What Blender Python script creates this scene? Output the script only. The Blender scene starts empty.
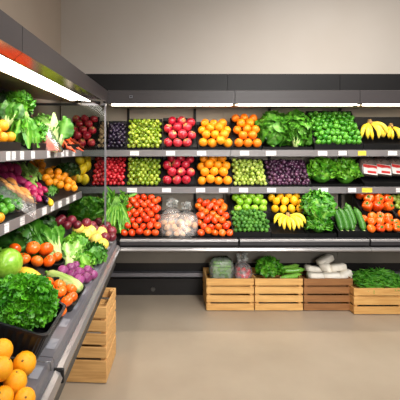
import bpy, math, random
from mathutils import Vector, Matrix, Euler
R = random.Random(7)
PI = math.pi
S = bpy.context.scene
COL = S.collection
H, F, CX, CY = 1.45, 350.0, 165.0, 148.0      # eye height, focal length in pixels, vanishing point

# ------------------------------------------------------------------ materials
def lin(c):
    out = []
    for v in c:
        v = v / 255.0
        out.append(v / 12.92 if v <= 0.04045 else ((v + 0.055) / 1.055) ** 2.4)
    return out + [1.0]

MATS = {}
def new_mat(name):
    m = bpy.data.materials.new(name); m.use_nodes = True
    nt = m.node_tree
    b = nt.nodes['Principled BSDF']
    return m, nt, b

def pm(name, c1, c2=None, scale=20.0, rough=0.4, bump=0.0, bscale=60.0, spec=0.5, metal=0.0, rnd=0.0, sss=0.0,
       stretch=(1, 1, 1), coat=0.0, tint=None, detail=3.0, lo=0.35, hi=0.65):
    """two colours mixed by noise in object space; rnd shifts value per object; tint = second colour by the vertex attribute 'tint'"""
    if name in MATS: return MATS[name]
    m, nt, b = new_mat(name)
    N, L = nt.nodes, nt.links
    tc = N.new('ShaderNodeTexCoord'); mp = N.new('ShaderNodeMapping'); mp.inputs['Scale'].default_value = stretch
    L.new(tc.outputs['Object'], mp.inputs['Vector'])
    nz = N.new('ShaderNodeTexNoise'); nz.inputs['Scale'].default_value = scale; nz.inputs['Detail'].default_value = detail
    L.new(mp.outputs['Vector'], nz.inputs['Vector'])
    oi = N.new('ShaderNodeObjectInfo')
    ad = N.new('ShaderNodeMath'); ad.operation = 'ADD'
    sc = N.new('ShaderNodeMath'); sc.operation = 'MULTIPLY_ADD'; sc.inputs[1].default_value = rnd * 0.5; sc.inputs[2].default_value = -rnd * 0.25
    L.new(oi.outputs['Random'], sc.inputs[0]); L.new(nz.outputs['Fac'], ad.inputs[0]); L.new(sc.outputs[0], ad.inputs[1])
    cr = N.new('ShaderNodeValToRGB')
    cr.color_ramp.elements[0].position = lo; cr.color_ramp.elements[0].color = lin(c1)
    cr.color_ramp.elements[1].position = hi; cr.color_ramp.elements[1].color = lin(c2 or c1)
    L.new(ad.outputs[0], cr.inputs['Fac'])
    col = cr.outputs['Color']
    if tint:
        at = N.new('ShaderNodeAttribute'); at.attribute_name = 'tint'
        mx = N.new('ShaderNodeMix'); mx.data_type = 'RGBA'
        L.new(at.outputs['Fac'], mx.inputs['Factor']); L.new(col, mx.inputs['A']); mx.inputs['B'].default_value = lin(tint)
        col = mx.outputs['Result']
    L.new(col, b.inputs['Base Color'])
    b.inputs['Roughness'].default_value = rough; b.inputs['Metallic'].default_value = metal
    b.inputs['Specular IOR Level'].default_value = spec
    if coat: b.inputs['Coat Weight'].default_value = coat; b.inputs['Coat Roughness'].default_value = 0.12
    if sss:
        b.inputs['Subsurface Weight'].default_value = sss; b.inputs['Subsurface Scale'].default_value = 0.02
    if bump:
        n2 = N.new('ShaderNodeTexNoise'); n2.inputs['Scale'].default_value = bscale; L.new(mp.outputs['Vector'], n2.inputs['Vector'])
        bp = N.new('ShaderNodeBump'); bp.inputs['Strength'].default_value = bump; bp.inputs['Distance'].default_value = 0.01
        L.new(n2.outputs['Fac'], bp.inputs['Height']); L.new(bp.outputs['Normal'], b.inputs['Normal'])
    MATS[name] = m
    return m

def film(name, c, alpha, rough=0.08, gl=0.25, nscale=30):
    """clear wrap: see-through mixed with a pale gloss, patchy like crumpled film"""
    if name in MATS: return MATS[name]
    m, nt, b = new_mat(name); N, L = nt.nodes, nt.links
    b.inputs['Base Color'].default_value = lin(c); b.inputs['Roughness'].default_value = rough + 0.15; b.inputs['Emission Strength'].default_value = 0.0
    tl = N.new('ShaderNodeBsdfTranslucent'); tl.inputs['Color'].default_value = lin(c); m0 = N.new('ShaderNodeMixShader'); m0.inputs['Fac'].default_value = 0.45
    L.new(b.outputs[0], m0.inputs[1]); L.new(tl.outputs[0], m0.inputs[2])
    tr = N.new('ShaderNodeBsdfTransparent'); gs = N.new('ShaderNodeBsdfGlossy'); gs.inputs['Roughness'].default_value = rough + 0.15
    m1 = N.new('ShaderNodeMixShader'); m2 = N.new('ShaderNodeMixShader')
    tc = N.new('ShaderNodeTexCoord'); nz = N.new('ShaderNodeTexNoise'); nz.inputs['Scale'].default_value = nscale
    L.new(tc.outputs['Object'], nz.inputs['Vector'])
    cr = N.new('ShaderNodeMapRange'); cr.inputs['From Min'].default_value = 0.35; cr.inputs['From Max'].default_value = 0.7
    cr.inputs['To Min'].default_value = alpha * 0.5; cr.inputs['To Max'].default_value = min(1, alpha * 1.6)
    L.new(nz.outputs['Fac'], cr.inputs['Value']); L.new(cr.outputs['Result'], m1.inputs['Fac'])
    L.new(tr.outputs[0], m1.inputs[1]); L.new(m0.outputs[0], m1.inputs[2])
    fr = N.new('ShaderNodeLayerWeight'); fr.inputs['Blend'].default_value = gl
    L.new(fr.outputs['Fresnel'], m2.inputs['Fac']); L.new(m1.outputs[0], m2.inputs[1]); L.new(gs.outputs[0], m2.inputs[2])
    L.new(m2.outputs[0], N['Material Output'].inputs['Surface'])
    bp = N.new('ShaderNodeBump'); bp.inputs['Strength'].default_value = 0.5; bp.inputs['Distance'].default_value = 0.01
    L.new(nz.outputs['Fac'], bp.inputs['Height']); L.new(bp.outputs['Normal'], gs.inputs['Normal'])
    MATS[name] = m
    return m

def glass_mat():
    m, nt, b = new_mat('pane glass'); N, L = nt.nodes, nt.links
    tr = N.new('ShaderNodeBsdfTransparent'); tr.inputs['Color'].default_value = (0.80, 0.84, 0.82, 1)
    gs = N.new('ShaderNodeBsdfGlossy'); gs.inputs['Roughness'].default_value = 0.06; gs.inputs['Color'].default_value = (0.22, 0.22, 0.22, 1)
    mx = N.new('ShaderNodeMixShader'); fr = N.new('ShaderNodeFresnel'); fr.inputs['IOR'].default_value = 1.5
    L.new(fr.outputs[0], mx.inputs['Fac']); L.new(tr.outputs[0], mx.inputs[1]); L.new(gs.outputs[0], mx.inputs[2])
    L.new(mx.outputs[0], N['Material Output'].inputs['Surface'])
    return m

def emit(name, c, s):
    m, nt, b = new_mat(name)
    b.inputs['Base Color'].default_value = lin(c); b.inputs['Emission Color'].default_value = lin(c); b.inputs['Emission Strength'].default_value = s
    return m

def tag_mat(name, paper, ink):
    m, nt, b = new_mat(name); N, L = nt.nodes, nt.links
    tc = N.new('ShaderNodeTexCoord'); nz = N.new('ShaderNodeTexNoise'); mp = N.new('ShaderNodeMapping'); mp.inputs['Scale'].default_value = (14, 14, 240)
    L.new(tc.outputs['Object'], mp.inputs[0]); L.new(mp.outputs[0], nz.inputs[0]); nz.inputs['Scale'].default_value = 1.0
    cr = N.new('ShaderNodeValToRGB'); cr.color_ramp.elements[0].position = 0.36; cr.color_ramp.elements[0].color = lin(ink)
    cr.color_ramp.elements[1].position = 0.5; cr.color_ramp.elements[1].color = lin(paper)
    L.new(nz.outputs['Fac'], cr.inputs[0]); L.new(cr.outputs[0], b.inputs['Base Color']); b.inputs['Roughness'].default_value = 0.4
    return m

M = dict(
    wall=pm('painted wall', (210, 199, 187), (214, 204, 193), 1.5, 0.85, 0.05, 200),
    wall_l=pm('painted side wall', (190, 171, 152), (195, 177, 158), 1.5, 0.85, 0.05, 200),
    floor=pm('sealed screed floor', (163, 148, 129), (174, 159, 140), 2.0, 0.34, 0.03, 6, detail=6),
    dark=pm('charcoal coated steel', (58, 53, 54), (63, 58, 58), 3, 0.45, 0, spec=0.4),
    dark2=pm('black steel', (24, 22, 22), (29, 27, 27), 3, 0.5, spec=0.3),
    under=pm('shadow grey steel', (62, 60, 57), (70, 67, 63), 3, 0.5),
    grey=pm('grey steel', (118, 117, 124), (128, 127, 133), 3, 0.32, metal=0.3),
    apronp=pm('grey brown front panel', (112, 106, 97), (124, 118, 108), 3, 0.45),
    lip=pm('dark lip steel', (58, 57, 60), (64, 63, 66), 3, 0.35, metal=0.3),
    soffit=pm('brown canopy lining', (150, 132, 104), (168, 150, 120), 3, 0.25, spec=0.9),
    rail=pm('price rail plastic', (112, 109, 111), (122, 119, 120), 3, 0.35),
    bump=pm('bumper aluminium', (150, 147, 147), (160, 157, 157), 3, 0.24, metal=0.45),
    panel=pm('cream shelf back panel', (186, 174, 156), (194, 182, 164), 3, 0.55),
    mirror=pm('polished canopy trim', (215, 200, 170), (225, 210, 180), 3, 0.11, metal=1.0),
    lamp=emit('canopy lamp diffuser', (255, 248, 238), 13.0),
    lampback=emit('canopy strip diffuser', (255, 243, 224), 24.0),
    plastic=pm('black tray plastic', (12, 12, 13), (17, 17, 18), 10, 0.45, spec=0.25),
    basket=pm('black basket plastic', (16, 17, 22), (24, 25, 30), 40, 0.35, spec=0.4),
    wood=pm('pale pine slat', (205, 152, 84), (226, 178, 108), 6, 0.6, 0.15, 40, stretch=(1, 6, 14), rnd=0.3, lo=0.3, hi=0.7),
    woodl=pm('warm pine slat', (196, 146, 86), (222, 174, 110), 6, 0.6, 0.15, 40, stretch=(1, 6, 14), rnd=0.3, lo=0.3, hi=0.7),
    woodd=pm('dark stained pine slat', (138, 92, 52), (160, 110, 64), 6, 0.6, 0.15, 40, stretch=(1, 6, 14), rnd=0.3, lo=0.3, hi=0.7),
    glass=glass_mat(),
    tagw=tag_mat('white price card', (240, 238, 238), (186, 186, 192)),
    tagy=tag_mat('yellow price card', (240, 218, 76), (200, 170, 50)),
    tagg=tag_mat('grey ticket', (150, 152, 160), (124, 126, 134)),
    apple=pm('red apple skin', (172, 12, 44), (222, 66, 76), 2.2, 0.28, spec=0.5, rnd=0.35, coat=0.3, lo=0.42, hi=0.75, tint=(246, 196, 120)),
    stem=pm('woody stem', (92, 66, 34), (110, 80, 44), 30, 0.7),
    orange=pm('orange peel', (248, 142, 6), (253, 164, 20), 8, 0.4, 0.25, 260, rnd=0.5),
    orange2=pm('deep orange peel', (240, 116, 0), (248, 138, 6), 8, 0.4, 0.25, 260, rnd=0.5),
    orange3=pm('golden orange peel', (250, 158, 0), (252, 176, 10), 8, 0.42, 0.3, 260, rnd=0.4),
    navel=pm('peel scar', (120, 84, 24), (140, 100, 30), 30, 0.7),
    grape=pm('green grape skin', (112, 142, 24), (172, 190, 66), 1.2, 0.22, rnd=0.9, coat=0.4),
    grape2=pm('pale green grape skin', (142, 168, 54), (190, 206, 100), 20, 0.25, rnd=0.8, coat=0.2),
    plumd=pm('dark blue berry skin', (22, 14, 30), (52, 40, 66), 30, 0.3, rnd=0.9, coat=0.2),
    purple=pm('dark purple grape skin', (42, 16, 38), (104, 62, 92), 30, 0.3, rnd=0.9, coat=0.2),
    cherry=pm('red cherry skin', (186, 16, 34), (224, 60, 66), 30, 0.25, rnd=0.8, coat=0.3),
    lime=pm('lime peel', (40, 118, 16), (88, 160, 42), 2, 0.35, rnd=0.8),
    sprout=pm('green sprout', (34, 96, 18), (92, 152, 50), 60, 0.45, 0.3, 90, rnd=0.6),
    gapple=pm('light green apple skin', (112, 172, 26), (156, 200, 60), 10, 0.3, rnd=0.5, coat=0.2),
    lemon=pm('lemon peel', (244, 200, 16), (250, 216, 50), 10, 0.4, 0.2, 200, rnd=0.5),
    glemon=pm('golden lemon peel', (246, 176, 10), (250, 196, 30), 10, 0.4, 0.2, 200, rnd=0.5),
    plemon=pm('pale yellow squash skin', (246, 216, 84), (252, 228, 120), 10, 0.4, 0.2, 100, rnd=0.5),
    tomato=pm('tomato skin', (222, 54, 14), (240, 92, 30), 8, 0.22, rnd=0.7, coat=0.3),
    tomato2=pm('orange tomato skin', (234, 88, 10), (248, 122, 30), 8, 0.22, rnd=0.7, coat=0.3),
    calyx=pm('green calyx', (60, 110, 24), (104, 150, 40), 30, 0.5),
    pepper=pm('orange red pepper skin', (226, 62, 10), (244, 118, 24), 8, 0.2, rnd=0.8, coat=0.4),
    plum=pm('maroon plum skin', (96, 20, 34), (138, 44, 60), 14, 0.3, rnd=0.6, coat=0.2),
    onion=pm('purple onion skin', (108, 30, 82), (168, 84, 142), 8, 0.3, rnd=0.5, coat=0.2, stretch=(3, 3, 0.6)),
    radish=pm('magenta radish skin', (176, 20, 76), (214, 66, 120), 10, 0.35, rnd=0.6),
    sweet=pm('purple sweet potato skin', (160, 26, 84), (200, 66, 124), 10, 0.5, rnd=0.5),
    peach=pm('peach carrot skin', (240, 150, 66), (250, 190, 120), 10, 0.4, rnd=0.6),
    carrot=pm('carrot skin', (226, 74, 30), (238, 110, 60), 12, 0.4, rnd=0.8),
    melon=pm('green melon rind', (122, 176, 36), (150, 200, 66), 5, 0.3, rnd=0.1, coat=0.3),
    mango=pm('yellow mango skin', (240, 190, 50), (248, 214, 90), 6, 0.35),
    zuc=pm('striped marrow rind', (146, 176, 84), (212, 220, 150), 14, 0.35, stretch=(0.35, 3, 3)),
    cuke=pm('cucumber skin', (36, 92, 22), (80, 138, 50), 16, 0.35, stretch=(3, 3, 0.4), rnd=0.3),
    cuke2=pm('light gourd skin', (92, 160, 40), (136, 192, 74), 10, 0.3, rnd=0.3),
    paleend=pm('pale cut end', (206, 214, 140), (220, 226, 160), 20, 0.5),
    egg=pm('aubergine skin', (36, 18, 44), (52, 28, 60), 6, 0.2, coat=0.4),
    potato=pm('potato skin', (238, 184, 138), (248, 212, 172), 12, 0.55, 0.2, 60, rnd=0.5),
    nut=pm('walnut shell', (120, 92, 62), (170, 140, 100), 30, 0.6, 0.5, 80, rnd=0.6),
    banana=pm('banana peel', (250, 212, 40), (254, 228, 84), 8, 0.4, rnd=0.3, stretch=(1, 1, 1)),
    btip=pm('dark banana tip', (58, 44, 20), (80, 62, 28), 40, 0.7),
    bcrown=pm('brown banana crown', (150, 116, 60), (176, 140, 80), 40, 0.7),
    bean=pm('green bean skin', (46, 128, 22), (98, 172, 48), 20, 0.4, rnd=0.9),
    pea=pm('pea pod skin', (146, 196, 84), (188, 222, 126), 16, 0.4, rnd=0.7),
    white=pm('white paper wrap', (232, 224, 208), (246, 240, 228), 12, 0.5, 0.3, 30, rnd=0.3),
    card=pm('white pack label', (236, 230, 224), (244, 238, 234), 20, 0.4),
    redband=pm('red pack print', (206, 40, 40), (222, 70, 60), 30, 0.4),
    meat=pm('dark berries in a pack', (90, 50, 44), (150, 96, 80), 60, 0.4),
    pinkf=pm('pink melon flesh', (236, 120, 96), (246, 166, 146), 18, 0.4),
    stalkw=pm('pale green stalk', (172, 200, 118), (200, 218, 150), 12, 0.4),
    l_bright=pm('bright lettuce leaf', (44, 122, 14), (96, 168, 34), 18, 0.45, rnd=0.2, tint=(170, 210, 96)),
    l_lime=pm('lime lettuce leaf', (66, 140, 18), (118, 180, 44), 18, 0.45, rnd=0.2, tint=(176, 214, 104)),
    l_mid=pm('green leaf', (36, 98, 16), (82, 148, 38), 16, 0.42, rnd=0.2, tint=(140, 190, 96)),
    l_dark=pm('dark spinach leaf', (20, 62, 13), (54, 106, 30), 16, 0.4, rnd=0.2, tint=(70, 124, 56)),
    l_herb=pm('parsley leaf', (36, 112, 8), (92, 172, 28), 22, 0.45, rnd=0.2, tint=(96, 172, 44)),
    l_pale=pm('pale cabbage leaf', (92, 150, 50), (144, 190, 92), 14, 0.45, rnd=0.2, tint=(226, 236, 190)),
    bag=film('clear produce bag', (250, 248, 248), 0.24, 0.1, 0.3, 22),
    bagw=film('cloudy produce bag', (236, 240, 236), 0.34, 0.12, 0.3, 26),
    shell=film('clear plastic punnet', (225, 230, 230), 0.14, 0.05, 0.25, 12),
    dome=film('smoked pack dome', (176, 160, 150), 0.5, 0.08, 0.4, 10),
    wire=pm('grey wire', (120, 120, 122), None, 3, 0.3, metal=0.6),
)

# ------------------------------------------------------------------ mesh helper
class MB:
    def __init__(s): s.v, s.f, s.t = [], [], []
    def add(s, vs, fs, t=None):
        o = len(s.v)
        s.v += [tuple(p) for p in vs]; s.f += [tuple(i + o for i in f) for f in fs]
        s.t += list(t) if t else [0.0] * len(vs)
        return s
    def box(s, x0, x1, y0, y1, z0, z1, c=0.0):
        """a box; c > 0 chamfers its top and bottom and upright edges"""
        if c <= 0:
            v = [(x0, y0, z0), (x1, y0, z0), (x1, y1, z0), (x0, y1, z0), (x0, y0, z1), (x1, y0, z1), (x1, y1, z1), (x0, y1, z1)]
            return s.add(v, [(3, 2, 1, 0), (4, 5, 6, 7), (0, 1, 5, 4), (1, 2, 6, 5), (2, 3, 7, 6), (3, 0, 4, 7)])
        rings = []
        for z, k in ((z0, c), (z0 + c, 0), (z1 - c, 0), (z1, c)):
            a, b, d, e = x0 + k, x1 - k, y0 + k, y1 - k
            q = c
            rings.append([(a + q, d, z), (b - q, d, z), (b, d + q, z), (b, e - q, z), (b - q, e, z), (a + q, e, z), (a, e - q, z), (a, d + q, z)])
        return s.rings(rings)
    def rings(s, rings, cap=True, t=None):
        n = len(rings[0]); v = [p for r in rings for p in r]; f = []
        for i in range(len(rings) - 1):
            for j in range(n):
                k = (j + 1) % n
                f.append((i * n + j, i * n + k, (i + 1) * n + k, (i + 1) * n + j))
        if cap:
            f.append(tuple(range(n - 1, -1, -1))); f.append(tuple((len(rings) - 1) * n + j for j in range(n)))
        return s.add(v, f, [q for q in t for _ in range(n)] if t else None)
    def quad(s, a, b, c, d): return s.add([a, b, c, d], [(0, 1, 2, 3)])
    def prism(s, poly_xz, y0, y1):
        """an outline in x,z swept along y"""
        return s.rings([[(x, y0, z) for x, z in poly_xz], [(x, y1, z) for x, z in poly_xz]])
    def prism_x(s, poly_yz, x0, x1):
        return s.rings([[(x0, y, z) for y, z in poly_yz], [(x1, y, z) for y, z in poly_yz]])
    def lathe(s, prof, n=14, lobes=0, amp=0.0, axis=None):
        rings = []
        for r, z in prof:
            rings.append([(r * (1 + amp * math.cos(lobes * 2 * PI * j / n)) * math.cos(2 * PI * j / n), r * (1 + amp * math.cos(lobes * 2 * PI * j / n)) * math.sin(2 * PI * j / n), z) for j in range(n)])
        return s.rings(rings)
    def ell(s, c, r, n=12, m=8, lump=0.0, rng=R):
        prof = []; ph = [rng.random() * 6 for _ in range(4)]
        rings = []
        for i in range(m + 1):
            a = -PI / 2 + PI * i / m
            a = max(-PI / 2 + 0.08, min(PI / 2 - 0.08, a)); ring = []
            for j in range(n):
                b = 2 * PI * j / n
                k = 1 + lump * (math.sin(2 * b + ph[0]) * math.cos(a) + math.sin(3 * a + ph[1]) * 0.7 + math.sin(3 * b + ph[2]) * math.cos(a) * 0.5)
                ring.append((c[0] + r[0] * k * math.cos(a) * math.cos(b), c[1] + r[1] * k * math.cos(a) * math.sin(b), c[2] + r[2] * k * math.sin(a)))
            rings.append(ring)
        return s.rings(rings)
    def tube(s, pts, rad, n=8, cap=True, t=None):
        pts = [Vector(p) for p in pts]
        if not isinstance(rad, (list, tuple)): rad = [rad] * len(pts)
        up = None; rings = []
        for i, p in enumerate(pts):
            d = (pts[min(i + 1, len(pts) - 1)] - pts[max(i - 1, 0)]).normalized()
            if up is None: up = Vector((0, 0, 1)) if abs(d.z) < 0.9 else Vector((1, 0, 0))
            a = d.cross(up).normalized(); up = a.cross(d).normalized()
            rings.append([tuple(p + (a * math.cos(2 * PI * j / n) + up * math.sin(2 * PI * j / n)) * rad[i]) for j in range(n)])
        return s.rings(rings, cap, t)
    def leaf(s, base, d, nrm, L, W, bend=0.5, ruf=0.15, freq=4, cup=0.2, nu=6, nv=4, tip=0.7, rng=R, stalk=0.0, rib=1.0):
        """one leaf: grows from base along d, face towards nrm, bends away from nrm, wavy rim; the attribute 'tint' marks its pale rib"""
        d = Vector(d).normalized(); nrm = Vector(nrm); nrm = (nrm - d * nrm.dot(d))
        nrm = nrm.normalized() if nrm.length > 1e-4 else d.orthogonal().normalized()
        sd = d.cross(nrm); p = Vector(base); ph = rng.random() * 6; ph2 = rng.random() * 6
        v, t, fs = [], [], []
        for i in range(nu + 1):
            u = i / nu
            a = bend * u * u * 1.6
            dd = d * math.cos(a) - nrm * math.sin(a); nn = nrm * math.cos(a) + d * math.sin(a)
            if i: p = p + dd * (L / nu)
            q = max(0.0, (u - stalk) / (1 - stalk))
            w = W * (0.10 + 0.9 * math.sin(PI * min(1, q ** tip * 0.93 + 0.03))) if q > 0 else W * 0.10
            for j in range(nv + 1):
                c = 2 * j / nv - 1
                e = ruf * W * c * c * math.sin(freq * 2 * PI * u + ph + (ph2 if c > 0 else 0))
                pos = p + sd * (c * w * 0.5) + nn * (cup * w * 0.5 * c * c + e)
                v.append(tuple(pos)); t.append(max(0.0, 1 - abs(c) * 2.2) * rib * (1 - 0.6 * u))
        m = nv + 1
        for i in range(nu):
            for j in range(nv):
                fs.append((i * m + j, i * m + j + 1, (i + 1) * m + j + 1, (i + 1) * m + j))
        return s.add(v, fs, t)
    def xf(s, mat):
        s.v = [tuple(mat @ Vector(p)) for p in s.v]; return s
    def build(s, name, mat, parent=None, smooth=True, origin=None):
        me = bpy.data.meshes.new(name)
        o = Vector(origin) if origin is not None else None
        me.from_pydata([tuple(Vector(p) - o) for p in s.v] if o is not None else s.v, [], s.f)
        if any(s.t):
            a = me.attributes.new('tint', 'FLOAT', 'POINT'); a.data.foreach_set('value', s.t)
        me.materials.append(mat)
        if smooth:
            me.polygons.foreach_set('use_smooth', [True] * len(me.polygons))
        me.update()
        ob = bpy.data.objects.new(name, me); COL.objects.link(ob)
        if parent is not None: ob.parent = parent
        elif o is not None: ob.location = o
        return ob

def tag(o, label, cat, group=None, kind=None):
    o['label'] = label
    if cat: o['category'] = cat
    if group: o['group'] = group
    elif 'group' in o: del o['group']
    if kind: o['kind'] = kind
    return o
def empty(name, loc=(0, 0, 0), rot=(0, 0, 0)):
    o = bpy.data.objects.new(name, None); COL.objects.link(o); o.location = loc; o.rotation_euler = rot; o.empty_display_size = 0.05
    return o
def structure(o, label):
    o['kind'] = 'structure'; o['label'] = label; return o

# a kind of thing: built once, its first use moves the original, later uses copy it with its parts and sub-parts
class Kind:
    def __init__(s, maker, n=1, cat='produce'): s.maker, s.n, s.cat, s.src, s.used = maker, n, cat, [], 0
    def put(s, loc, rot=(0, 0, 0), sc=1.0, label='', group=None):
        if len(s.src) < s.n:
            o = s.maker(len(s.src)); s.src.append(o)
        else:
            p = s.src[s.used % s.n]; o = p.copy(); COL.objects.link(o)
            for ch in p.children:
                c = ch.copy(); COL.objects.link(c); c.parent = o
                for g in ch.children:
                    e = g.copy(); COL.objects.link(e); e.parent = c
        s.used += 1
        o.location = loc; o.rotation_euler = rot
        o.scale = (sc, sc, sc) if not isinstance(sc, (tuple, list)) else sc
        tag(o, label, s.cat, group)
        return o

# ------------------------------------------------------------------ produce (unit: radius 1 for round fruit)
def sph_prof(m=9, oz=1.0, top=0.0, bot=0.0):
    pr = []
    for i in range(m + 1):
        a = -PI / 2 + PI * i / m
        a = max(-PI / 2 + 0.06, min(PI / 2 - 0.06, a))
        r, z = math.cos(a), math.sin(a) * oz
        if top: z -= top * math.exp(-(r / 0.28) ** 2) * (1 if a > 0 else 0)
        if bot: z += bot * math.exp(-(r / 0.28) ** 2) * (1 if a < 0 else 0)
        pr.append((r, z))
    return pr
def fruit(name, mat, oz=1.0, top=0, bot=0, n=14, m=10, lobes=0, amp=0, lemon=0.0, lump=0.0, blush=False):
    b = MB()
    pr = sph_prof(m, oz, top, bot)
    if lemon: pr = [(r * (1 - 0.05 * abs(z)), z * (1 + lemon * max(0, abs(z) - 0.6))) for r, z in pr]
    if lump: b.ell((0, 0, 0), (1, 1, oz), n, m, lump)
    else: b.lathe(pr, n, lobes, amp)
    if blush: b.t = [max(0.0, min(0.85, (1 - math.hypot(v[0] - .12, v[1]) / 0.62))) if v[2] > 0 else 0.0 for v in b.v]
    return b.build(name, mat)
def mk_apple(name, mat):
    def f(i):
        o = fruit(name, mat, 0.92, 0.30, 0.22, 16, 12, 5, 0.015, blush='red' in name)
        MB().tube([(0, 0, 0.55), (0.04, 0, 0.8), (0.12, 0.03, 1.02)], [0.05, 0.045, 0.07], 6).build('stem', M['stem'], o)
        return o
    return f
def mk_orange(name, mat):
    def f(i):
        o = fruit(name, mat, 0.97, 0.05, 0.05)
        MB().lathe([(0.02, 0.90), (0.11, 0.915), (0.10, 0.95), (0.03, 0.96)], 7).build('stem_scar', M['navel'], o)
        return o
    return f
def mk_tomato(name, mat, oz=0.82):
    def f(i):
        o = fruit(name, mat, oz, 0.16, 0.08, 16, 10, 5, 0.025)
        b = MB()
        for k in range(5):
            a = k * 2 * PI / 5
            b.leaf((0, 0, oz - 0.16), (math.cos(a), math.sin(a), 0.25), (0, 0, 1), 0.55, 0.2, 0.5, 0.1, 1, 0.1, 3, 2)
        b.tube([(0, 0, oz - 0.2), (0, 0, oz + 0.05), (0.05, 0, oz + 0.16)], [0.06, 0.05, 0.07], 5)
        b.build('calyx', M['calyx'], o)
        return o
    return f
def mk_pepper(name, mat):
    def f(i):
        b = MB(); pr = [(0.10, -1.0), (0.45, -1.05), (0.72, -0.9), (0.86, -0.5), (0.97, 0.1), (1.0, 0.45), (0.9, 0.75), (0.62, 0.9), (0.32, 0.84), (0.1, 0.74)]
        o = b.lathe(pr, 20, 4, 0.07).build(name, mat)
        c = MB(); c.lathe([(0.05, 0.72), (0.36, 0.86), (0.30, 0.93), (0.14, 0.95)], 10, 5, 0.12)
        c.tube([(0, 0, 0.9), (0.05, 0, 1.12), (0.14, 0.02, 1.3)], [0.13, 0.10, 0.13], 7)
        c.build('calyx', M['calyx'], o)
        return o
    return f
def mk_plain(name, mat, oz=1.0, n=10, m=7, lump=0.0, lemon=0.0):
    return lambda i: fruit(name, mat, oz, 0, 0, n, m, lump=lump, lemon=lemon)
def mk_onion(name, mat):
    def f(i):
        pr = [(0.05, -0.88), (0.5, -0.8), (0.9, -0.35), (1.0, 0.05), (0.88, 0.45), (0.5, 0.78), (0.2, 0.98), (0.1, 1.12)]
        o = MB().lathe(pr, 14).build(name, mat)
        MB().tube([(0, 0, 1.05), (0.03, 0, 1.3), (0.1, 0, 1.5)], [0.1, 0.07, 0.03], 6).build('dry_neck', M['stem'], o)
        return o
    return f
def mk_root(name, mat, L=1.9, fat=1.0):
    """tapering root along x"""
    def f(i):
        b = MB(); n = 8; pts, rad = [], []
        for k in range(n + 1):
            u = k / n
            pts.append((L * (2 * u - 1), 0.12 * math.sin(PI * u), 0)); rad.append(fat * max(0.06, math.sin(PI * min(1, u ** 0.75 * 0.97 + 0.02)) ** 0.6))
        o = b.tube(pts, rad, 10).build(name, mat)
        MB().tube([(L * 0.97, 0, 0), (L * 1.25, 0.05, 0.04), (L * 1.45, 0.0, 0.1)], [0.1, 0.05, 0.02], 5).build('root_tip', mat, o)
        return o
    return f
def mk_carrot(i):
    b = MB(); b.tube([(-1.0, 0, 0), (-0.92, 0, 0), (0, 0, 0.02), (0.8, 0, 0), (1.25, 0, 0.03)], [0.12, 0.26, 0.21, 0.11, 0.02], 9)
    o = b.build('carrot', M['carrot'])
    MB().tube([(-0.98, 0, 0), (-1.12, 0, 0.02)], [0.08, 0.06], 6).build('leaf_stub', M['calyx'], o)
    return o
def mk_cuke(name, mat, R_=0.16):
    """along z, length 2"""
    def f(i):
        b = MB(); pts, rad = [], []
        for k in range(11):
            u = k / 10; pts.append((0.06 * math.sin(PI * u), 0, 2 * u - 1)); rad.append(R_ * max(0.25, min(1, (math.sin(PI * min(max(u, 0.01), 0.99)) * 2.2)) ** 0.5))
        o = b.tube(pts, rad, 12).build(name, mat)
        MB().tube([(0, 0, -1.0), (0, 0, -1.03), (0, 0, -1.05)], [R_ * 0.5, R_ * 0.45, R_ * 0.2], 10).build('blossom_end', M['paleend'], o)
        MB().tube([(0, 0, 0.99), (0, 0, 1.08)], [R_ * 0.3, R_ * 0.22], 8).build('stalk', M['calyx'], o)
        return o
    return f
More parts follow.
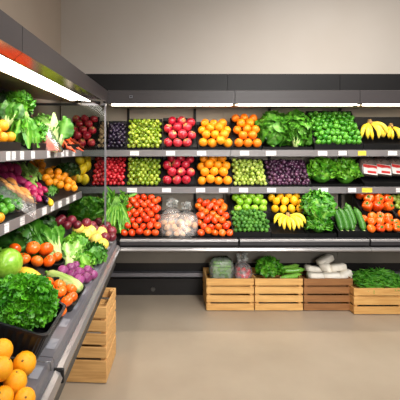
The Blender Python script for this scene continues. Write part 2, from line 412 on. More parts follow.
K = dict(
    apple=Kind(mk_apple('red_apple', M['apple']), 1, 'apple'),
    orange=Kind(mk_orange('orange', M['orange']), 1, 'orange'),
    orange2=Kind(mk_orange('orange', M['orange2']), 1, 'orange'),
    orange3=Kind(mk_orange('orange', M['orange3']), 1, 'orange'),
    mandarin=Kind(mk_orange('mandarin', M['orange']), 1, 'mandarin'),
    grape=Kind(mk_plain('green_grape', M['grape'], 1.08), 1, 'grape'),
    grape2=Kind(mk_plain('pale_grape', M['grape2'], 1.08), 1, 'grape'),
    berry=Kind(mk_plain('dark_berry', M['plumd']), 1, 'berry'),
    pgrape=Kind(mk_plain('purple_grape', M['purple'], 1.08), 1, 'grape'),
    cherry=Kind(mk_plain('red_cherry', M['cherry']), 1, 'cherry'),
    lime=Kind(mk_plain('lime', M['lime'], 1.05, 12, 8, 0, 0.1), 1, 'lime'),
    sprout=Kind(mk_plain('sprout', M['sprout'], 1.0, 10, 7, 0.05), 2, 'sprout'),
    gapple=Kind(mk_apple('green_apple', M['gapple']), 1, 'apple'),
    lemon=Kind(mk_plain('lemon', M['lemon'], 1.2, 14, 10, 0, 0.35), 1, 'lemon'),
    glemon=Kind(mk_plain('lemon', M['glemon'], 1.12, 14, 10, 0, 0.25), 1, 'lemon'),
    squash=Kind(mk_plain('yellow_squash', M['plemon'], 1.1, 14, 10, 0.03), 2, 'squash'),
    tomato=Kind(mk_tomato('tomato', M['tomato']), 1, 'tomato'),
    tomato2=Kind(mk_tomato('orange_tomato', M['tomato2']), 1, 'tomato'),
    pepper=Kind(mk_pepper('bell_pepper', M['pepper']), 1, 'pepper'),
    plum=Kind(mk_plain('plum', M['plum'], 1.0, 14, 10), 1, 'plum'),
    onion=Kind(mk_onion('red_onion', M['onion']), 1, 'onion'),
    radish=Kind(mk_root('radish', M['radish'], 1.3), 1, 'radish'),
    sweet=Kind(mk_root('sweet_potato', M['sweet'], 1.7), 1, 'sweet potato'),
    peach=Kind(mk_root('pale_carrot', M['peach'], 2.0), 1, 'carrot'),
    carrot=Kind(mk_carrot, 1, 'carrot'),
    potato=Kind(mk_plain('potato', M['potato'], 0.85, 12, 8, 0.06), 3, 'potato'),
    nut=Kind(mk_plain('walnut', M['nut'], 1.05, 9, 7, 0.05), 2, 'walnut'),
    cuke=Kind(mk_cuke('cucumber', M['cuke']), 1, 'cucumber'),
    gourd=Kind(mk_cuke('green_gourd', M['cuke2'], 0.24), 1, 'gourd'),
)

# ------------------------------------------------------------------ room
WY = 3.72
structure(MB().box(-2.2, 4.2, -1.5, WY + 0.12, -0.1, 0.0).build('floor', M['floor'], None, False), 'smooth beige sealed floor')
structure(MB().box(-2.2, 4.2, WY, WY + 0.12, 0.0, 3.5).build('wall_back', M['wall'], None, False), 'plain cream wall above the back case')
def wall_x(y): return -1.105 - 0.05 * (WY - y)
b = MB(); b.rings([[(wall_x(WY) - 0.14, WY, 0), (wall_x(WY), WY, 0), (wall_x(-1.5), -1.5, 0), (wall_x(-1.5) - 0.14, -1.5, 0)],
                   [(wall_x(WY) - 0.14, WY, 3.5), (wall_x(WY), WY, 3.5), (wall_x(-1.5), -1.5, 3.5), (wall_x(-1.5) - 0.14, -1.5, 3.5)]])
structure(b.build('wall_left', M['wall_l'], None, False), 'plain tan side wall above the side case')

# ------------------------------------------------------------------ refrigerated cases
Z1, Z2 = 1.43, 1.085            # tops of the two shelves
SY = 3.28                       # front of the back shelves
LIPY, LIPZ = 2.90, 0.67
def zy(py, Y): return H - (py - CY) * Y / F
def xp(px, Y): return (px - CX) * Y / F

def back_case(x0, x1, label, xl_can, tags1, tags2, knob=False, socket=False):
    root = tag(empty('display_case', ((x0 + x1) / 2, 3.3, 0)), label, 'display case', 'wall cases along the back')
    O = root.location
    e = 0.002; x0 += e; x1 -= e
    def P(mb, name, mat, parent=root, smooth=False): return mb.build(name, mat, parent, smooth, O)
    P(MB().box(x0, x1, 3.48, 3.70, 0.0, 0.62), 'base_cabinet', M['dark2'])
    P(MB().box(x0, x1, 3.45, 3.48, 0.0, 0.16), 'kick_plate', M['dark2'])
    P(MB().box(x0, x1, 3.425, 3.48, 0.19, 0.225), 'ledge_bar', M['grey'])
    lx = max(x0, -0.385)
    P(MB().prism_x([(LIPY + 0.03, 0.60), (LIPY + 0.05, 0.575), (3.48, 0.56), (3.48, 0.60)], lx + 0.02, x1), 'apron', M['dark2'])
    P(MB().box(x0, x1, 3.455, 3.48, 0.315, 0.55), 'front_panel', M['apronp'])
    # deck: floor of the well, sloped up to the back
    P(MB().prism_x([(LIPY + 0.06, 0.60), (LIPY + 0.06, 0.665), (3.60, 0.80), (3.66, 0.80), (3.66, 0.60)], x0, x1), 'deck', M['dark2'])
    P(MB().prism_x([(LIPY + 0.012, 0.640), (LIPY + 0.012, 0.676), (LIPY + 0.022, 0.686), (LIPY + 0.065, 0.690), (LIPY + 0.065, 0.640)], lx + 0.012, x1), 'front_lip', M['lip'])
    P(MB().prism_x([(LIPY + 0.006, 0.672), (LIPY + 0.008, 0.684), (LIPY + 0.016, 0.690), (LIPY + 0.022, 0.690), (LIPY + 0.022, 0.6865), (LIPY + 0.0115, 0.676)], lx + 0.012, x1), 'lip_edge', M['bump'])
    P(MB().prism_x([(LIPY - 0.012, 0.596), (LIPY - 0.018, 0.606), (LIPY - 0.012, 0.620), (LIPY + 0.01, 0.624), (LIPY + 0.03, 0.620), (LIPY + 0.03, 0.592)], max(x0, -0.367), x1), 'bumper_rail', M['bump'])
    P(MB().box(x0, x1, 3.66, 3.70, 0.62, 2.0), 'back_panel', M['panel'])
    P(MB().box(x0, x1, 3.40, 3.70, 2.0, 2.17), 'top_panel', M['dark2'])
    cx0 = max(x0, xl_can)
    P(MB().prism_x([(3.05, 1.836), (3.05, 1.95), (3.065, 1.956), (3.70, 1.956), (3.70, 1.87), (3.09, 1.836)], cx0, x1), 'canopy', M['dark'])
    lm = P(MB().box(cx0 + 0.03, x1 - 0.015, 3.075, 3.15, 1.830, 1.836), 'light_panel', M['lampback'])
    P(MB().box(cx0 + 0.005, cx0 + 0.03, 3.07, 3.16, 1.822, 1.836), 'lamp_cap', M['mirror'], lm)
    P(MB().prism_x([(3.155, 1.832), (3.155, 1.838), (3.655, 1.868), (3.655, 1.862)], cx0, x1), 'soffit', M['panel'])
    if socket:
        sx = xp(131, 3.05)
        sk = P(MB().box(sx - 0.014, sx + 0.014, 3.042, 3.05, 1.885, 1.908), 'socket_plate', M['grey'])
        P(MB().box(sx - 0.007, sx + 0.007, 3.039, 3.042, 1.891, 1.902), 'socket_hole', M['dark2'], sk)
    if knob:
        P(MB().tube([(xp(153, 3.45), 3.452, 0.06), (xp(153, 3.45), 3.435, 0.06)], [0.022, 0.02], 12), 'drain_cap', M['under'])
    for px in (128, 195, 270, 341):
        xx = xp(px, 3.62)
        if x0 < xx < x1: P(MB().box(xx - 0.012, xx + 0.012, 3.63, 3.66, 0.8, 1.86), 'upright', M['dark2'])
    for z, tg, nm in ((Z1, tags1, 'upper'), (Z2, tags2, 'lower')):
        sh = P(MB().box(x0, x1, SY, 3.66, z - 0.03, z), 'shelf', M['dark2'])
        sh['label'] = nm + ' shelf with a grey price rail'
        P(MB().box(x0, x1, SY - 0.012, SY, z - 0.058, z + 0.002), 'price_rail', M['rail'], sh)
        for a, bb, ky in tg:
            xa, xb = xp(a, SY - 0.013), xp(bb, SY - 0.013)
            t = P(MB().box(xa, xb, SY - 0.016, SY - 0.012, z - 0.049, z - 0.008), 'price_tag', M['tagy' if ky else 'tagw'], sh)
            if ky: t['label'] = 'yellow price tag'
    return root
XA, XB, XC = -1.09, 0.61, 1.70
back_case(XA, XB, 'dark grey wall case at the inner corner, over the bare floor, holding grapes and apples', -0.497,
          [(130, 139, 0), (166, 175, 0), (197, 206, 0)], [(127, 137, 0), (162, 171, 0), (196, 205, 0), (219, 228, 0)], knob=True, socket=True)
back_case(XB, XC, 'dark grey wall case in the middle, behind three wooden crates, holding limes and leafy greens', -9,
          [(240, 249, 0), (266, 276, 0), (318, 327, 0), (338.5, 346.5, 0)], [(239, 248, 0), (267, 276, 0), (318, 328, 0)])
back_case(XC, 2.75, 'dark grey wall case behind the crate of green beans, holding bananas and clear packs', -9,
          [(358, 366, 1), (388, 397, 0)], [(348, 356, 0), (362, 372, 1), (396, 404, 0)])

# side case: fronts run slightly askew
def fx_can(y): return -0.497 - 0.05 * (3.05 - y)
SB, SA = 0.06, -0.70 - 0.06 * 2.9
def fx_sh(y): return SA + SB * y
DB, DA, DS = 0.0, -0.455, 0.30          # deck: front line and slope
S1S, S2S = 0.50, 0.42                   # slopes of side shelf 1, 2
def PL(px, py, surf, off=0.0):
    """the point of a side surface (raised by off) that the camera sees at px, py"""
    z0, a, bq, s = {'deck': (0.699, DA, DB, DS), 's1': (Z1, SA, SB, S1S), 's2': (Z2 + 0.005, SA, SB, S2S)}[surf]
    kx, ky = (px - CX) / F, (py - CY) / F
    Y = (H - z0 - off - s * a) / (ky + s * (bq - kx))
    return Vector((kx * Y, Y, H - ky * Y))
def skew(fx, y0, y1, prof):
    """an outline of (inset from the front line, z) swept from y0 to y1 along the front line fx"""
    return MB().rings([[(fx(y0) - d, y0, z) for d, z in prof], [(fx(y1) - d, y1, z) for d, z in prof]])
def side_case(y0, y1, c0, c1, label, tags1, tags2):
    root = tag(empty('display_case', (-0.8, (y0 + y1) / 2, 0)), label, 'display case', 'side cases')
    O = root.location
    def P(mb, name, mat, parent=root, smooth=False): return mb.build(name, mat, parent, smooth, O)
    e = 0.002; y0 += e; y1 -= e; c0 += e; c1 -= e
    cst = lambda y: 0.0
    P(MB().box(-1.10, -0.86, y0, y1, 0, 0.6), 'base_cabinet', M['dark2'])
    P(MB().prism([(-1.07, 0.60), (-1.07, 0.69 + DS * 0.61), (DA, 0.69), (DA, 0.60)], y0, y1), 'deck', M['dark2'])
    g = MB(); n = int((y1 - y0) / 0.016)
    for i in range(n):
        yy = y0 + 0.008 + i * (y1 - y0) / n
        g.prism([(-0.95, 0.69 + DS * 0.495), (-0.95, 0.696 + DS * 0.495), (DA, 0.696), (DA, 0.69)], yy - 0.0045, yy + 0.0045)
    P(g, 'deck_grille', M['under'])
    lip = P(MB().prism([(-0.457, 0.62), (-0.457, 0.695), (-0.408, 0.690), (-0.402, 0.675), (-0.402, 0.62)], y0, y1), 'front_lip', M['grey'])
    nt = max(2, int((y1 - y0) / 0.16))
    for i in range(nt):
        yy = y0 + (i + 0.5) * (y1 - y0) / nt
        P(MB().add([(-0.450, yy - 0.035, 0.6955), (-0.418, yy - 0.035, 0.6922), (-0.418, yy + 0.035, 0.6922), (-0.450, yy + 0.035, 0.6955)], [(0, 1, 2, 3)]), 'ticket', M['tagg'], lip)
    P(MB().prism([(-0.415, 0.60), (-0.415, 0.640), (-0.395, 0.648), (-0.378, 0.640), (-0.369, 0.620), (-0.375, 0.60)], y0, y1), 'bumper_rail', M['bump'])
    P(MB().prism([(-0.41, 0.48), (-0.41, 0.60), (-0.86, 0.60), (-0.86, 0.52), (-0.45, 0.48)], y0, y1), 'apron', M['under'])
    bk = lambda y: wall_x(y) + 0.006
    P(skew(bk, y0, y1, [(0.0, 0.62), (-0.03, 0.62), (-0.03, 1.95), (0.0, 1.95)]), 'back_panel', M['under'])
    P(skew(fx_can, c0, c1, [(0.0, 1.838), (0.0, 1.945), (0.012, 1.952), (0.58, 1.952), (0.58, 1.90), (0.04, 1.838)]), 'canopy', M['dark'])
    P(skew(fx_can, c0, c1, [(0.001, 1.838), (0.036, 1.806), (0.052, 1.808), (0.052, 1.838)]), 'canopy_trim', M['mirror'])
    P(skew(fx_can, c0, min(c1, 2.80), [(0.056, 1.822), (0.056, 1.838), (0.180, 1.846), (0.180, 1.832)]), 'light_panel', M['lamp'])
    P(skew(fx_can, c0, min(c1, 2.9), [(0.190, 1.806), (0.190, 1.835), (0.215, 1.845), (0.215, 1.811)]), 'canopy_bracket', M['mirror'])
    P(skew(fx_can, c0, min(c1, 2.9), [(0.217, 1.818), (0.217, 1.835), (0.57, 1.888), (0.57, 1.86)]), 'soffit', M['soffit'])
    for z, tg, s, nm in ((Z1, tags1, S1S, 'upper'), (Z2, tags2, S2S, 'lower')):
        ya, yb = y0, min(y1, 2.9)
        sh = P(skew(fx_sh, ya, yb, [(0.0, z - 0.02), (0.0, z), (0.37, z + 0.37 * s), (0.37, z + 0.37 * s - 0.02)]), 'shelf', M['dark2'])
        sh['label'] = nm + ' sloping shelf with a grey price rail'
        P(skew(fx_sh, ya, yb, [(-0.012, z - 0.045), (-0.012, z + 0.006), (0.0, z + 0.006), (0.0, z - 0.045)]), 'price_rail', M['rail'], sh)
        for a, w in tg:
            # where the rail is seen at pixel column a
            k = (a - CX) / F; yy = (SA + 0.012) / (k - SB)
            if ya < yy < yb - w / 2:
                P(skew(fx_sh, yy, yy + w, [(-0.016, z - 0.040), (-0.016, z + 0.003), (-0.0125, z + 0.003), (-0.0125, z - 0.040)]), 'price_tag', M['tagw'], sh)
    return root
T1 = [(6, .034), (11.5, .034), (20, .036), (31, .04), (47, .045), (54, .045), (61, .05), (65.5, .05), (72, .06)]
T2 = [(4, .04), (20, .045), (42, .06), (50.5, .055), (58, .06), (66, .06), (73, .06)]
side_case(-0.1, 1.27, -0.1, 1.42, 'dark grey side case at the near end, with the golden oranges on its deck', T1, T2)
side_case(1.27, 2.9, 1.42, 3.05, 'dark grey side case ending at the glass panel, tomatoes and onions on its deck', T1, T2)

# glass end panel between the side case and the corner
gp = tag(empty('glass_partition', (-0.8, 2.925, 0.7)), 'upright clear glass panel at the end of the side case', 'glass panel')
MB().box(-1.10, -0.50, 2.920, 2.928, 0.73, 1.82).build('pane', M['glass'], gp, False, gp.location)
MB().box(-0.505, -0.492, 2.916, 2.932, 0.70, 1.825).build('edge_strip', M['grey'], gp, False, gp.location)
MB().box(-1.10, -0.505, 2.916, 2.932, 1.805, 1.825).build('top_strip', M['grey'], gp, False, gp.location)

# ------------------------------------------------------------------ trays and piles
NUM = ['', 'second', 'third', 'fourth', 'fifth', 'sixth', 'seventh', 'eighth', 'ninth', 'tenth']
def pos_words(i, n):
    if n == 1: return 'alone in it'
    if i == 0: return 'leftmost'
    if i == n - 1: return 'rightmost'
    if n == 3: return 'middle one'
    return NUM[i] + ' from left'
def row_words(j): return 'bottom row' if j == 0 else NUM[j] + ' row up'

def tray(x0, x1, ybot, ytop, Yf, Yb, zs, label, lip=0.015, dv=0.0, cat='tray', back=True, rear=0.03):
    """a black tray whose bed slopes up away from the shopper; zs = height of what carries it"""
    zf, zb = zy(ybot, Yf), zy(ytop, Yb)
    if zs < 0.8: zs, zs2 = 0.665 + 0.211 * (Yf - 2.96) + 0.003, 0.665 + 0.211 * (Yb - 2.96) + 0.003
    else: zs = zs2 = zs + 0.002
    zf = max(zf, zs + 0.006)
    Ym = (Yf + Yb) / 2
    a, c = xp(x0, Ym), xp(x1, Ym)
    root = tag(empty('produce_tray', ((a + c) / 2, Yf, zs)), label, cat, 'black produce trays'); O = root.location
    t = 0.006
    MB().prism_x([(Yf, zs), (Yf, zf), (Yb, zb), (Yb, zs2)], a + t, c - t).build('bed', M['plastic'], root, False, O)
    MB().prism_x([(Yf - 0.008, zs), (Yf - 0.012, zf + lip), (Yf - 0.002, zf + lip), (Yf, zs)], a, c).build('front_wall', M['plastic'], root, False, O)
    for q in (a, c - t):
        MB().prism_x([(Yf, zs), (Yf, zf + lip), (Yb, zb + 0.02), (Yb, zs2)], q, q + t).build('side_wall', M['plastic'], root, False, O)
    if back: MB().box(a, c, Yb, Yb + 0.008, zs2 + 0.002, zb + rear).build('rear_wall', M['plastic'], root, False, O)
    return (a + t, c - t, Yf, zf, Yb, zb)

def relax(ps, rs, fix, it=40):
    """push touching fruit apart until none cut into each other; fix(p, r) keeps one in its place"""
    n = len(ps)
    for _ in range(it):
        moved = False
        for i in range(n):
            for j in range(i + 1, n):
                d = ps[j] - ps[i]; need = (rs[i] + rs[j]) * 1.005
                if abs(d.x) > need or abs(d.z) > need: continue
                q = d.length
                if 1e-6 < q < need:
                    d *= (need - q) * 0.5 / q; ps[i] = ps[i] - d; ps[j] = ps[j] + d; moved = True
        for i in range(n): ps[i] = fix(ps[i], rs[i])
        if not moved: break
    return ps
def pile(bed, kinds, r, label, group, many=False, jit=0.12, bump=0.6, var=0.06, squeeze=0.95, skip=0.0, up=0.0, extra=0.0, rot='rand', rag=0):
    """one layer of fruit on the sloping bed, row by row (bottom row first); extra adds loose ones on top"""
    x0, x1, Yf, zf, Yb, zb = bed
    rng = random.Random(hash_(label))
    L = math.hypot(Yb - Yf, zb - zf); dv = Vector((0, (Yb - Yf) / L, (zb - zf) / L)); nv = Vector((0, -dv.z, dv.y))
    o = Vector((0, Yf, zf))
    rows, v, j = [], r * 0.85, 0
    W = x1 - x0; e = r * 0.9
    m = (W - 2 * e) / (2 * r * squeeze)
    opts = [(abs((W - 2 * e) / k / (2 * r * squeeze) - 1), k, 0) for k in range(1, 40)] + [(abs((W - 2 * e) / (k + .5) / (2 * r * squeeze) - 1), k, 1) for k in range(1, 40)]
    _, k0, half = min(opts)
    sp = (W - 2 * e) / (k0 + 0.5 * half)
    while v <= L - r * 0.1:
        if half: us = [e + sp * (k + (0.5 if j % 2 else 0)) for k in range(k0 + 1)]
        else: us = [e + k * sp for k in range(k0 + 1)] if j % 2 == 0 else [e + (k + 0.5) * sp for k in range(k0)]
        rows.append((v, us)); v += r * 1.60 * squeeze; j += 1
    if many and jit == 0.12: jit = 0.30; var = 0.14
    todo = []
    for j, (v, us) in enumerate(rows):
        n = len(us)
        for i, u in enumerate(us):
            w = 1 - (2 * u / W - 1) ** 2
            q = v / L
            h = bump * r * (w ** 0.5) * math.sin(PI * min(1, q * 0.8 + 0.05)) + up
            p = o + Vector((x0 + u + rng.uniform(-1, 1) * jit * r, 0, 0)) + dv * (v + rng.uniform(-1, 1) * jit * r) + nv * (r * 0.98 + h + rng.uniform(-.5, .5) * jit * r)
            sc = r * (0.985 + rng.uniform(-var, var * 0.3))
            if rot == 'rand': ro = (rng.uniform(-0.9, 0.9), rng.uniform(-0.9, 0.9), rng.uniform(0, 6.28))
            elif rot == 'face' and kinds == 'apple': ro = (rng.uniform(-.5, 1.3), rng.uniform(-1.0, 1.0), rng.uniform(-3, 3))
            else: ro = (rng.uniform(0.5, 1.5), rng.uniform(-0.6, 0.6), rng.uniform(-0.5, 0.5))
            lab = label if many else f'{label[0]}, {row_words(j)}, {pos_words(i, n)}, {label[1]}'
            todo.append([p, ro, sc, lab, rng.choice(kinds) if isinstance(kinds, (list, tuple)) else kinds])
    if extra:
        for k in range(int(extra)):
            j = rng.randrange(0, max(1, len(rows) - 1)); v, us = rows[j]
            if len(us) < 3: continue
            i = rng.randrange(0, len(us) - 1); u = (us[i] + us[i + 1]) / 2
            w = 1 - (2 * u / W - 1) ** 2
            h = bump * r * (w ** 0.5) * math.sin(PI * min(1, v / L * 0.8 + 0.05)) + up
            p = o + Vector((x0 + u, 0, 0)) + dv * (v + r * 0.58) + nv * (r * 2.45 + h)
            lab = label
            todo.append([p, (rng.uniform(-1, 1), rng.uniform(-1, 1), 0), r * rng.uniform(0.88, .96), lab, kinds if isinstance(kinds, str) else rng.choice(kinds)])
    def fix(p, q):
        h = (p - o).dot(nv)
        if h < q * 1.03: p = p + nv * (q * 1.03 - h)
        p.x = min(max(p.x, x0 + q * .98), x1 - q * .98)
        f = (p - o).dot(dv)
        if f < q * .75: p = p + dv * (q * .75 - f)
        return p
    k = 1.1 if 'lemon' in str(kinds) else 1.0
    ps = relax([t[0] for t in todo], [t[2] * k for t in todo], fix)
    for p, t in zip(ps, todo): K[t[4]].put(p, t[1], t[2], t[3], group)
def hash_(x):
    return sum((i + 1) * ord(c) for i, c in enumerate(str(x))) % 100003

Y1, Y2 = 3.315, 3.475
# ---- upper back shelf
bd = tray(71, 98, 148, 120, Y1, Y2, Z1, 'black tray of red apples behind the glass, upper shelf')
pile(bd, 'apple', .0415, ('red apple behind the glass', 'upper shelf'), 'apples behind the glass')
bd = tray(98.5, 106.5, 148, 124, Y1, Y2, Z1, 'narrow black tray of walnuts behind the glass panel')
pile(bd, 'nut', .0185, 'small brown walnut behind the glass on the upper shelf', 'walnuts behind the glass', True)
bd = tray(107.5, 127, 148.5, 124, Y1, Y2, Z1, 'black tray of dark berries next to the glass edge, upper shelf')
pile(bd, 'berry', .020, 'dark blue berry heaped in the tray next to the upper green grapes', 'dark berries', True, extra=14)
bd = tray(127.5, 162.5, 148.5, 122, Y1, Y2, Z1, 'black tray of green grapes on the upper shelf')
pile(bd, 'grape', .0225, 'green grape heaped in the upper tray between dark berries and red apples', 'green grapes, upper tray', True, extra=22)
bd = tray(163, 196, 148.5, 121, Y1, Y2, Z1, 'black tray of red apples on the upper shelf, beside the green grapes')
pile(bd, 'apple', .046, ('red apple', 'upper apple tray'), 'apples, upper tray', bump=0.8, rot='face')
bd = tray(197, 231, 148.5, 125, Y1, Y2, Z1, 'black tray of oranges on the upper shelf, beside the red apples')
pile(bd, 'orange', .0445, ('orange', 'upper tray beside apples'), 'oranges, upper tray beside apples', bump=0.8)
bd = tray(231.5, 259, 148.5, 121, Y1, Y2, Z1, 'black tray of deep oranges on the upper shelf, beside dark leaves')
pile(bd, 'orange2', .0435, ('deep orange fruit', 'upper tray beside dark leaves'), 'oranges, upper tray beside leaves', bump=0.8)
bd_leaf = tray(260, 309, 148.5, 144, Y1, Y2, Z1, 'black tray under the big dark leaves, upper shelf')
bd = tray(310, 357, 145, 114, Y1, Y2 + 0.04, Z1, 'black tray of limes on the upper shelf')
pile(bd, 'lime', .0255, 'round green lime heaped in the tray beside the upper bananas', 'limes, upper shelf', True, extra=0, bump=0.9, jit=0.2)
bd_ban = tray(358, 408, 146, 136, Y1, 3.50, Z1, 'black tray of banana bunches on the upper shelf', rear=.19)
# ---- lower back shelf
bd = tray(75, 92.5, 186, 163, Y1, Y2, Z2, 'black tray of lemons behind the glass, lower shelf')
pile(bd, 'lemon', .046, ('lemon behind the glass', 'lower shelf'), 'lemons behind the glass', bump=0.4)
bd = tray(93, 126.5, 186.5, 160, Y1, Y2, Z2, 'black tray of red cherries on the lower shelf, half behind the glass')
pile(bd, 'cherry', .021, 'small red cherry heaped in the tray beside the lower green grapes', 'red cherries', True, extra=24)
bd = tray(127, 161.5, 186.5, 160, Y1, Y2, Z2, 'black tray of green grapes on the lower shelf, beside red cherries')
pile(bd, 'grape', .0225, 'green grape heaped in the lower tray beside the red cherries', 'green grapes, lower tray', True, extra=22)
bd = tray(162, 195, 186.5, 159, Y1, Y2, Z2, 'black tray of red apples on the lower shelf')
pile(bd, 'apple', .046, ('red apple', 'lower apple tray'), 'apples, lower tray', bump=0.8, rot='face')
bd = tray(196, 230.5, 187, 159, Y1, Y2, Z2, 'black tray of oranges on the lower shelf')
pile(bd, 'orange', .0445, ('orange', 'lower orange tray'), 'oranges, lower tray', bump=0.8)
bd = tray(231, 265, 187, 162, Y1, Y2, Z2, 'black tray of pale grapes on the lower shelf, beside the oranges')
pile(bd, 'grape2', .0215, 'pale green grape heaped in the lower tray between oranges and purple grapes', 'pale grapes, lower shelf', True, extra=26)
bd = tray(265.5, 307.5, 187, 163, Y1, Y2, Z2, 'black tray of purple grapes on the lower shelf')
pile(bd, 'pgrape', .0195, 'dark purple grape heaped in the lower tray beside curly lettuce', 'purple grapes', True, extra=28)
bd_lol = tray(308, 358, 187, 181, Y1, Y2, Z2, 'black tray under the curly lettuce on the lower shelf')
bd_pack = tray(358.5, 408, 184, 172, Y1, 3.50, Z2, 'black tray of clear packs on the lower shelf', rear=.12)
# ---- back deck
D1, D2, DZ = 3.0, 3.33, 0.672
bd = tray(122, 162, 238, 200, D1, D2, DZ, 'black tray under the tomato heap near the inner corner')
pile(bd, 'tomato', .034, ('tomato', 'heap beside bagged potatoes'), 'tomatoes near the corner', bump=1.2, jit=0.18)
bd_bag = tray(163, 194, 239, 229, D1, D2, DZ, 'black tray under the bagged potatoes')
bd = tray(195, 230.5, 239, 206, D1, D2, DZ, 'black tray of tomatoes between bagged potatoes and sprouts')
pile(bd, ['tomato', 'tomato2'], .034, ('orange-red tomato', 'deck tray beside sprouts'), 'tomatoes beside sprouts', bump=0.8, jit=0.16)
bd = tray(231.5, 267, 214, 198, 3.24, 3.40, 0.74, 'black tray of light green apples above the sprouts')
pile(bd, 'gapple', .040, ('light green apple', 'above the green sprouts'), 'light green apples', bump=0.6)
bd = tray(231, 268, 233, 214, 2.995, 3.16, DZ, 'black tray of green sprouts at the deck front', lip=0.012)
pile(bd, 'sprout', .020, 'small green sprout heaped in the deck tray below the green apples', 'sprouts', True, extra=22, bump=1.2)
bd = tray(267.5, 303, 214, 198, 3.24, 3.40, 0.74, 'black tray of yellow lemons above the deck bananas')
pile(bd, 'glemon', .037, ('golden lemon', 'above the deck bananas'), 'golden lemons', bump=0.6)
bd_ban2 = tray(268.5, 304, 235, 226, 2.995, 3.17, DZ, 'black tray of bananas at the deck front')
bd_let = tray(304.5, 331, 235, 226, 2.995, 3.17, DZ, 'black tray under the lettuces at the deck front')
bd_cuk = tray(331.5, 360, 232, 212, 2.995, 3.22, DZ, 'black tray of cucumbers at the deck front', lip=0.012)
bd = tray(357, 391, 213, 197, 3.24, 3.40, 0.74, 'black tray of red bell peppers behind the orange tomatoes')
pile(bd, 'pepper', .047, ('bell pepper', 'rear deck tray'), 'rear bell peppers', bump=0.3, rot='face')
bd = tray(361, 398, 234, 219, 2.995, 3.17, DZ, 'black tray of orange tomatoes and peppers at the deck front', lip=0.012)
pile(bd, ['tomato2', 'tomato2', 'pepper'], .0375, ('orange fruit', 'front tray beside cucumbers'), 'front orange tomatoes and peppers', bump=0.7, rot='face')
bd = tray(392, 415, 216, 197, 3.24, 3.40, 0.74, 'black tray of pale grapes at the frame edge behind oranges')
pile(bd, 'grape2', .023, 'pale green grape heaped on the deck behind the edge oranges', 'pale grapes, deck', True)
bd = tray(399, 425, 233, 213, 2.995, 3.17, DZ, 'black tray of oranges on the deck, cut by the picture edge')
pile(bd, 'orange2', .041, ('orange', 'deck tray at the picture edge'), 'oranges, deck edge', bump=0.6)

# ------------------------------------------------------------------ leafy things
def leafy(name, mat, c, rad, n, L, W, label, cat, group=None, lay=0.5, ruf=0.25, freq=4, seed=1, up=0.2, cup=0.3, lo=-0.15, nu=6, nv=4, tip=0.7,
          face=(0.25, -0.75, 0.6), core=None, rib=1.0, bend=0.7, ck=0.74):
    """a head or heap of leaves spread over a dome of radii rad; lay 0 = leaves stand out of it, 1 = they lie on it"""
    rng = random.Random(seed); b = MB(); c = Vector(c); fc = Vector(face).normalized()
    k = 0
    while k < n:
        d = Vector((rng.gauss(0, 1), rng.gauss(0, 1), rng.gauss(0, 1))).normalized()
        if d.z < lo or d.dot(fc) < -0.45: continue
        k += 1
        sp = Vector((d.x * rad[0], d.y * rad[1], d.z * rad[2]))
        tg = d.cross(Vector((rng.gauss(0, 1), rng.gauss(0, 1), rng.gauss(0, 1)))).normalized()
        if rng.random() < lay:
            dr = (tg * 0.9 + d * 0.25 + Vector((0, 0, up))).normalized(); base = c + sp * rng.uniform(0.86, 0.97) - dr * L * 0.45; nr = d
        else:
            dr = (d + tg * 0.3 + Vector((0, 0, up))).normalized(); base = c + sp * rng.uniform(0.95, 1.05) - dr * L * 0.9; nr = (Vector((0, 0, 1)) + tg * 0.6 + d * 0.2)
        s = rng.uniform(0.75, 1.15)
        b.leaf(base, dr, nr, L * s, W * s, bend * rng.uniform(0.5, 1.2), ruf, freq, cup, nu, nv, tip, rng, rib=rib)
    o = b.build(name, mat, None, True, c - Vector((0, 0, rad[2] * 0.5)))
    tag(o, label, cat, group)
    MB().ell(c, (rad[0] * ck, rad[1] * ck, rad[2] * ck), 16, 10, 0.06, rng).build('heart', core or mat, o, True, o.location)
    return o
def bunch(name, mat, base, d, n, L, W, label, cat, spread=0.5, seed=1, stalkmat=None, stalk=0.4, ruf=0.15, bend=0.5, face=(0.3, -1, 0.5), nu=8, rs=0.012, tip=0.8, cup=0.3, freq=3, rib=1.0, group=None):
    """leaves on stalks fanning out of one foot"""
    rng = random.Random(seed); b = MB(); st = MB(); base = Vector(base); d = Vector(d).normalized(); f = Vector(face).normalized()
    sd = d.cross(f).normalized(); f2 = sd.cross(d)
    for k in range(n):
        a = rng.uniform(-1, 1) * spread; e = rng.uniform(-0.5, 1.0) * spread * 0.7
        dr = (d + sd * math.tan(a) + f2 * e).normalized(); l = L * rng.uniform(0.75, 1.1)
        p0 = base + sd * math.sin(a) * 0.03 + f2 * e * 0.03
        if stalkmat: st.tube([p0, p0 + dr * l * stalk * 0.6, p0 + dr * l * stalk * 1.15], [rs * 1.2, rs, rs * 0.4], 6)
        b.leaf(p0 + dr * l * stalk * 0.8, dr, f2 + sd * rng.uniform(-0.5, 0.5), l * (1 - stalk * 0.8), W * rng.uniform(0.8, 1.15), bend * rng.uniform(0.3, 1.3), ruf, freq, cup, nu, 4, tip, rng, rib=rib)
    o = b.build(name, mat, None, True, base); tag(o, label, cat, group)
    if stalkmat: st.build('stalks', stalkmat, o, True, base)
    return o

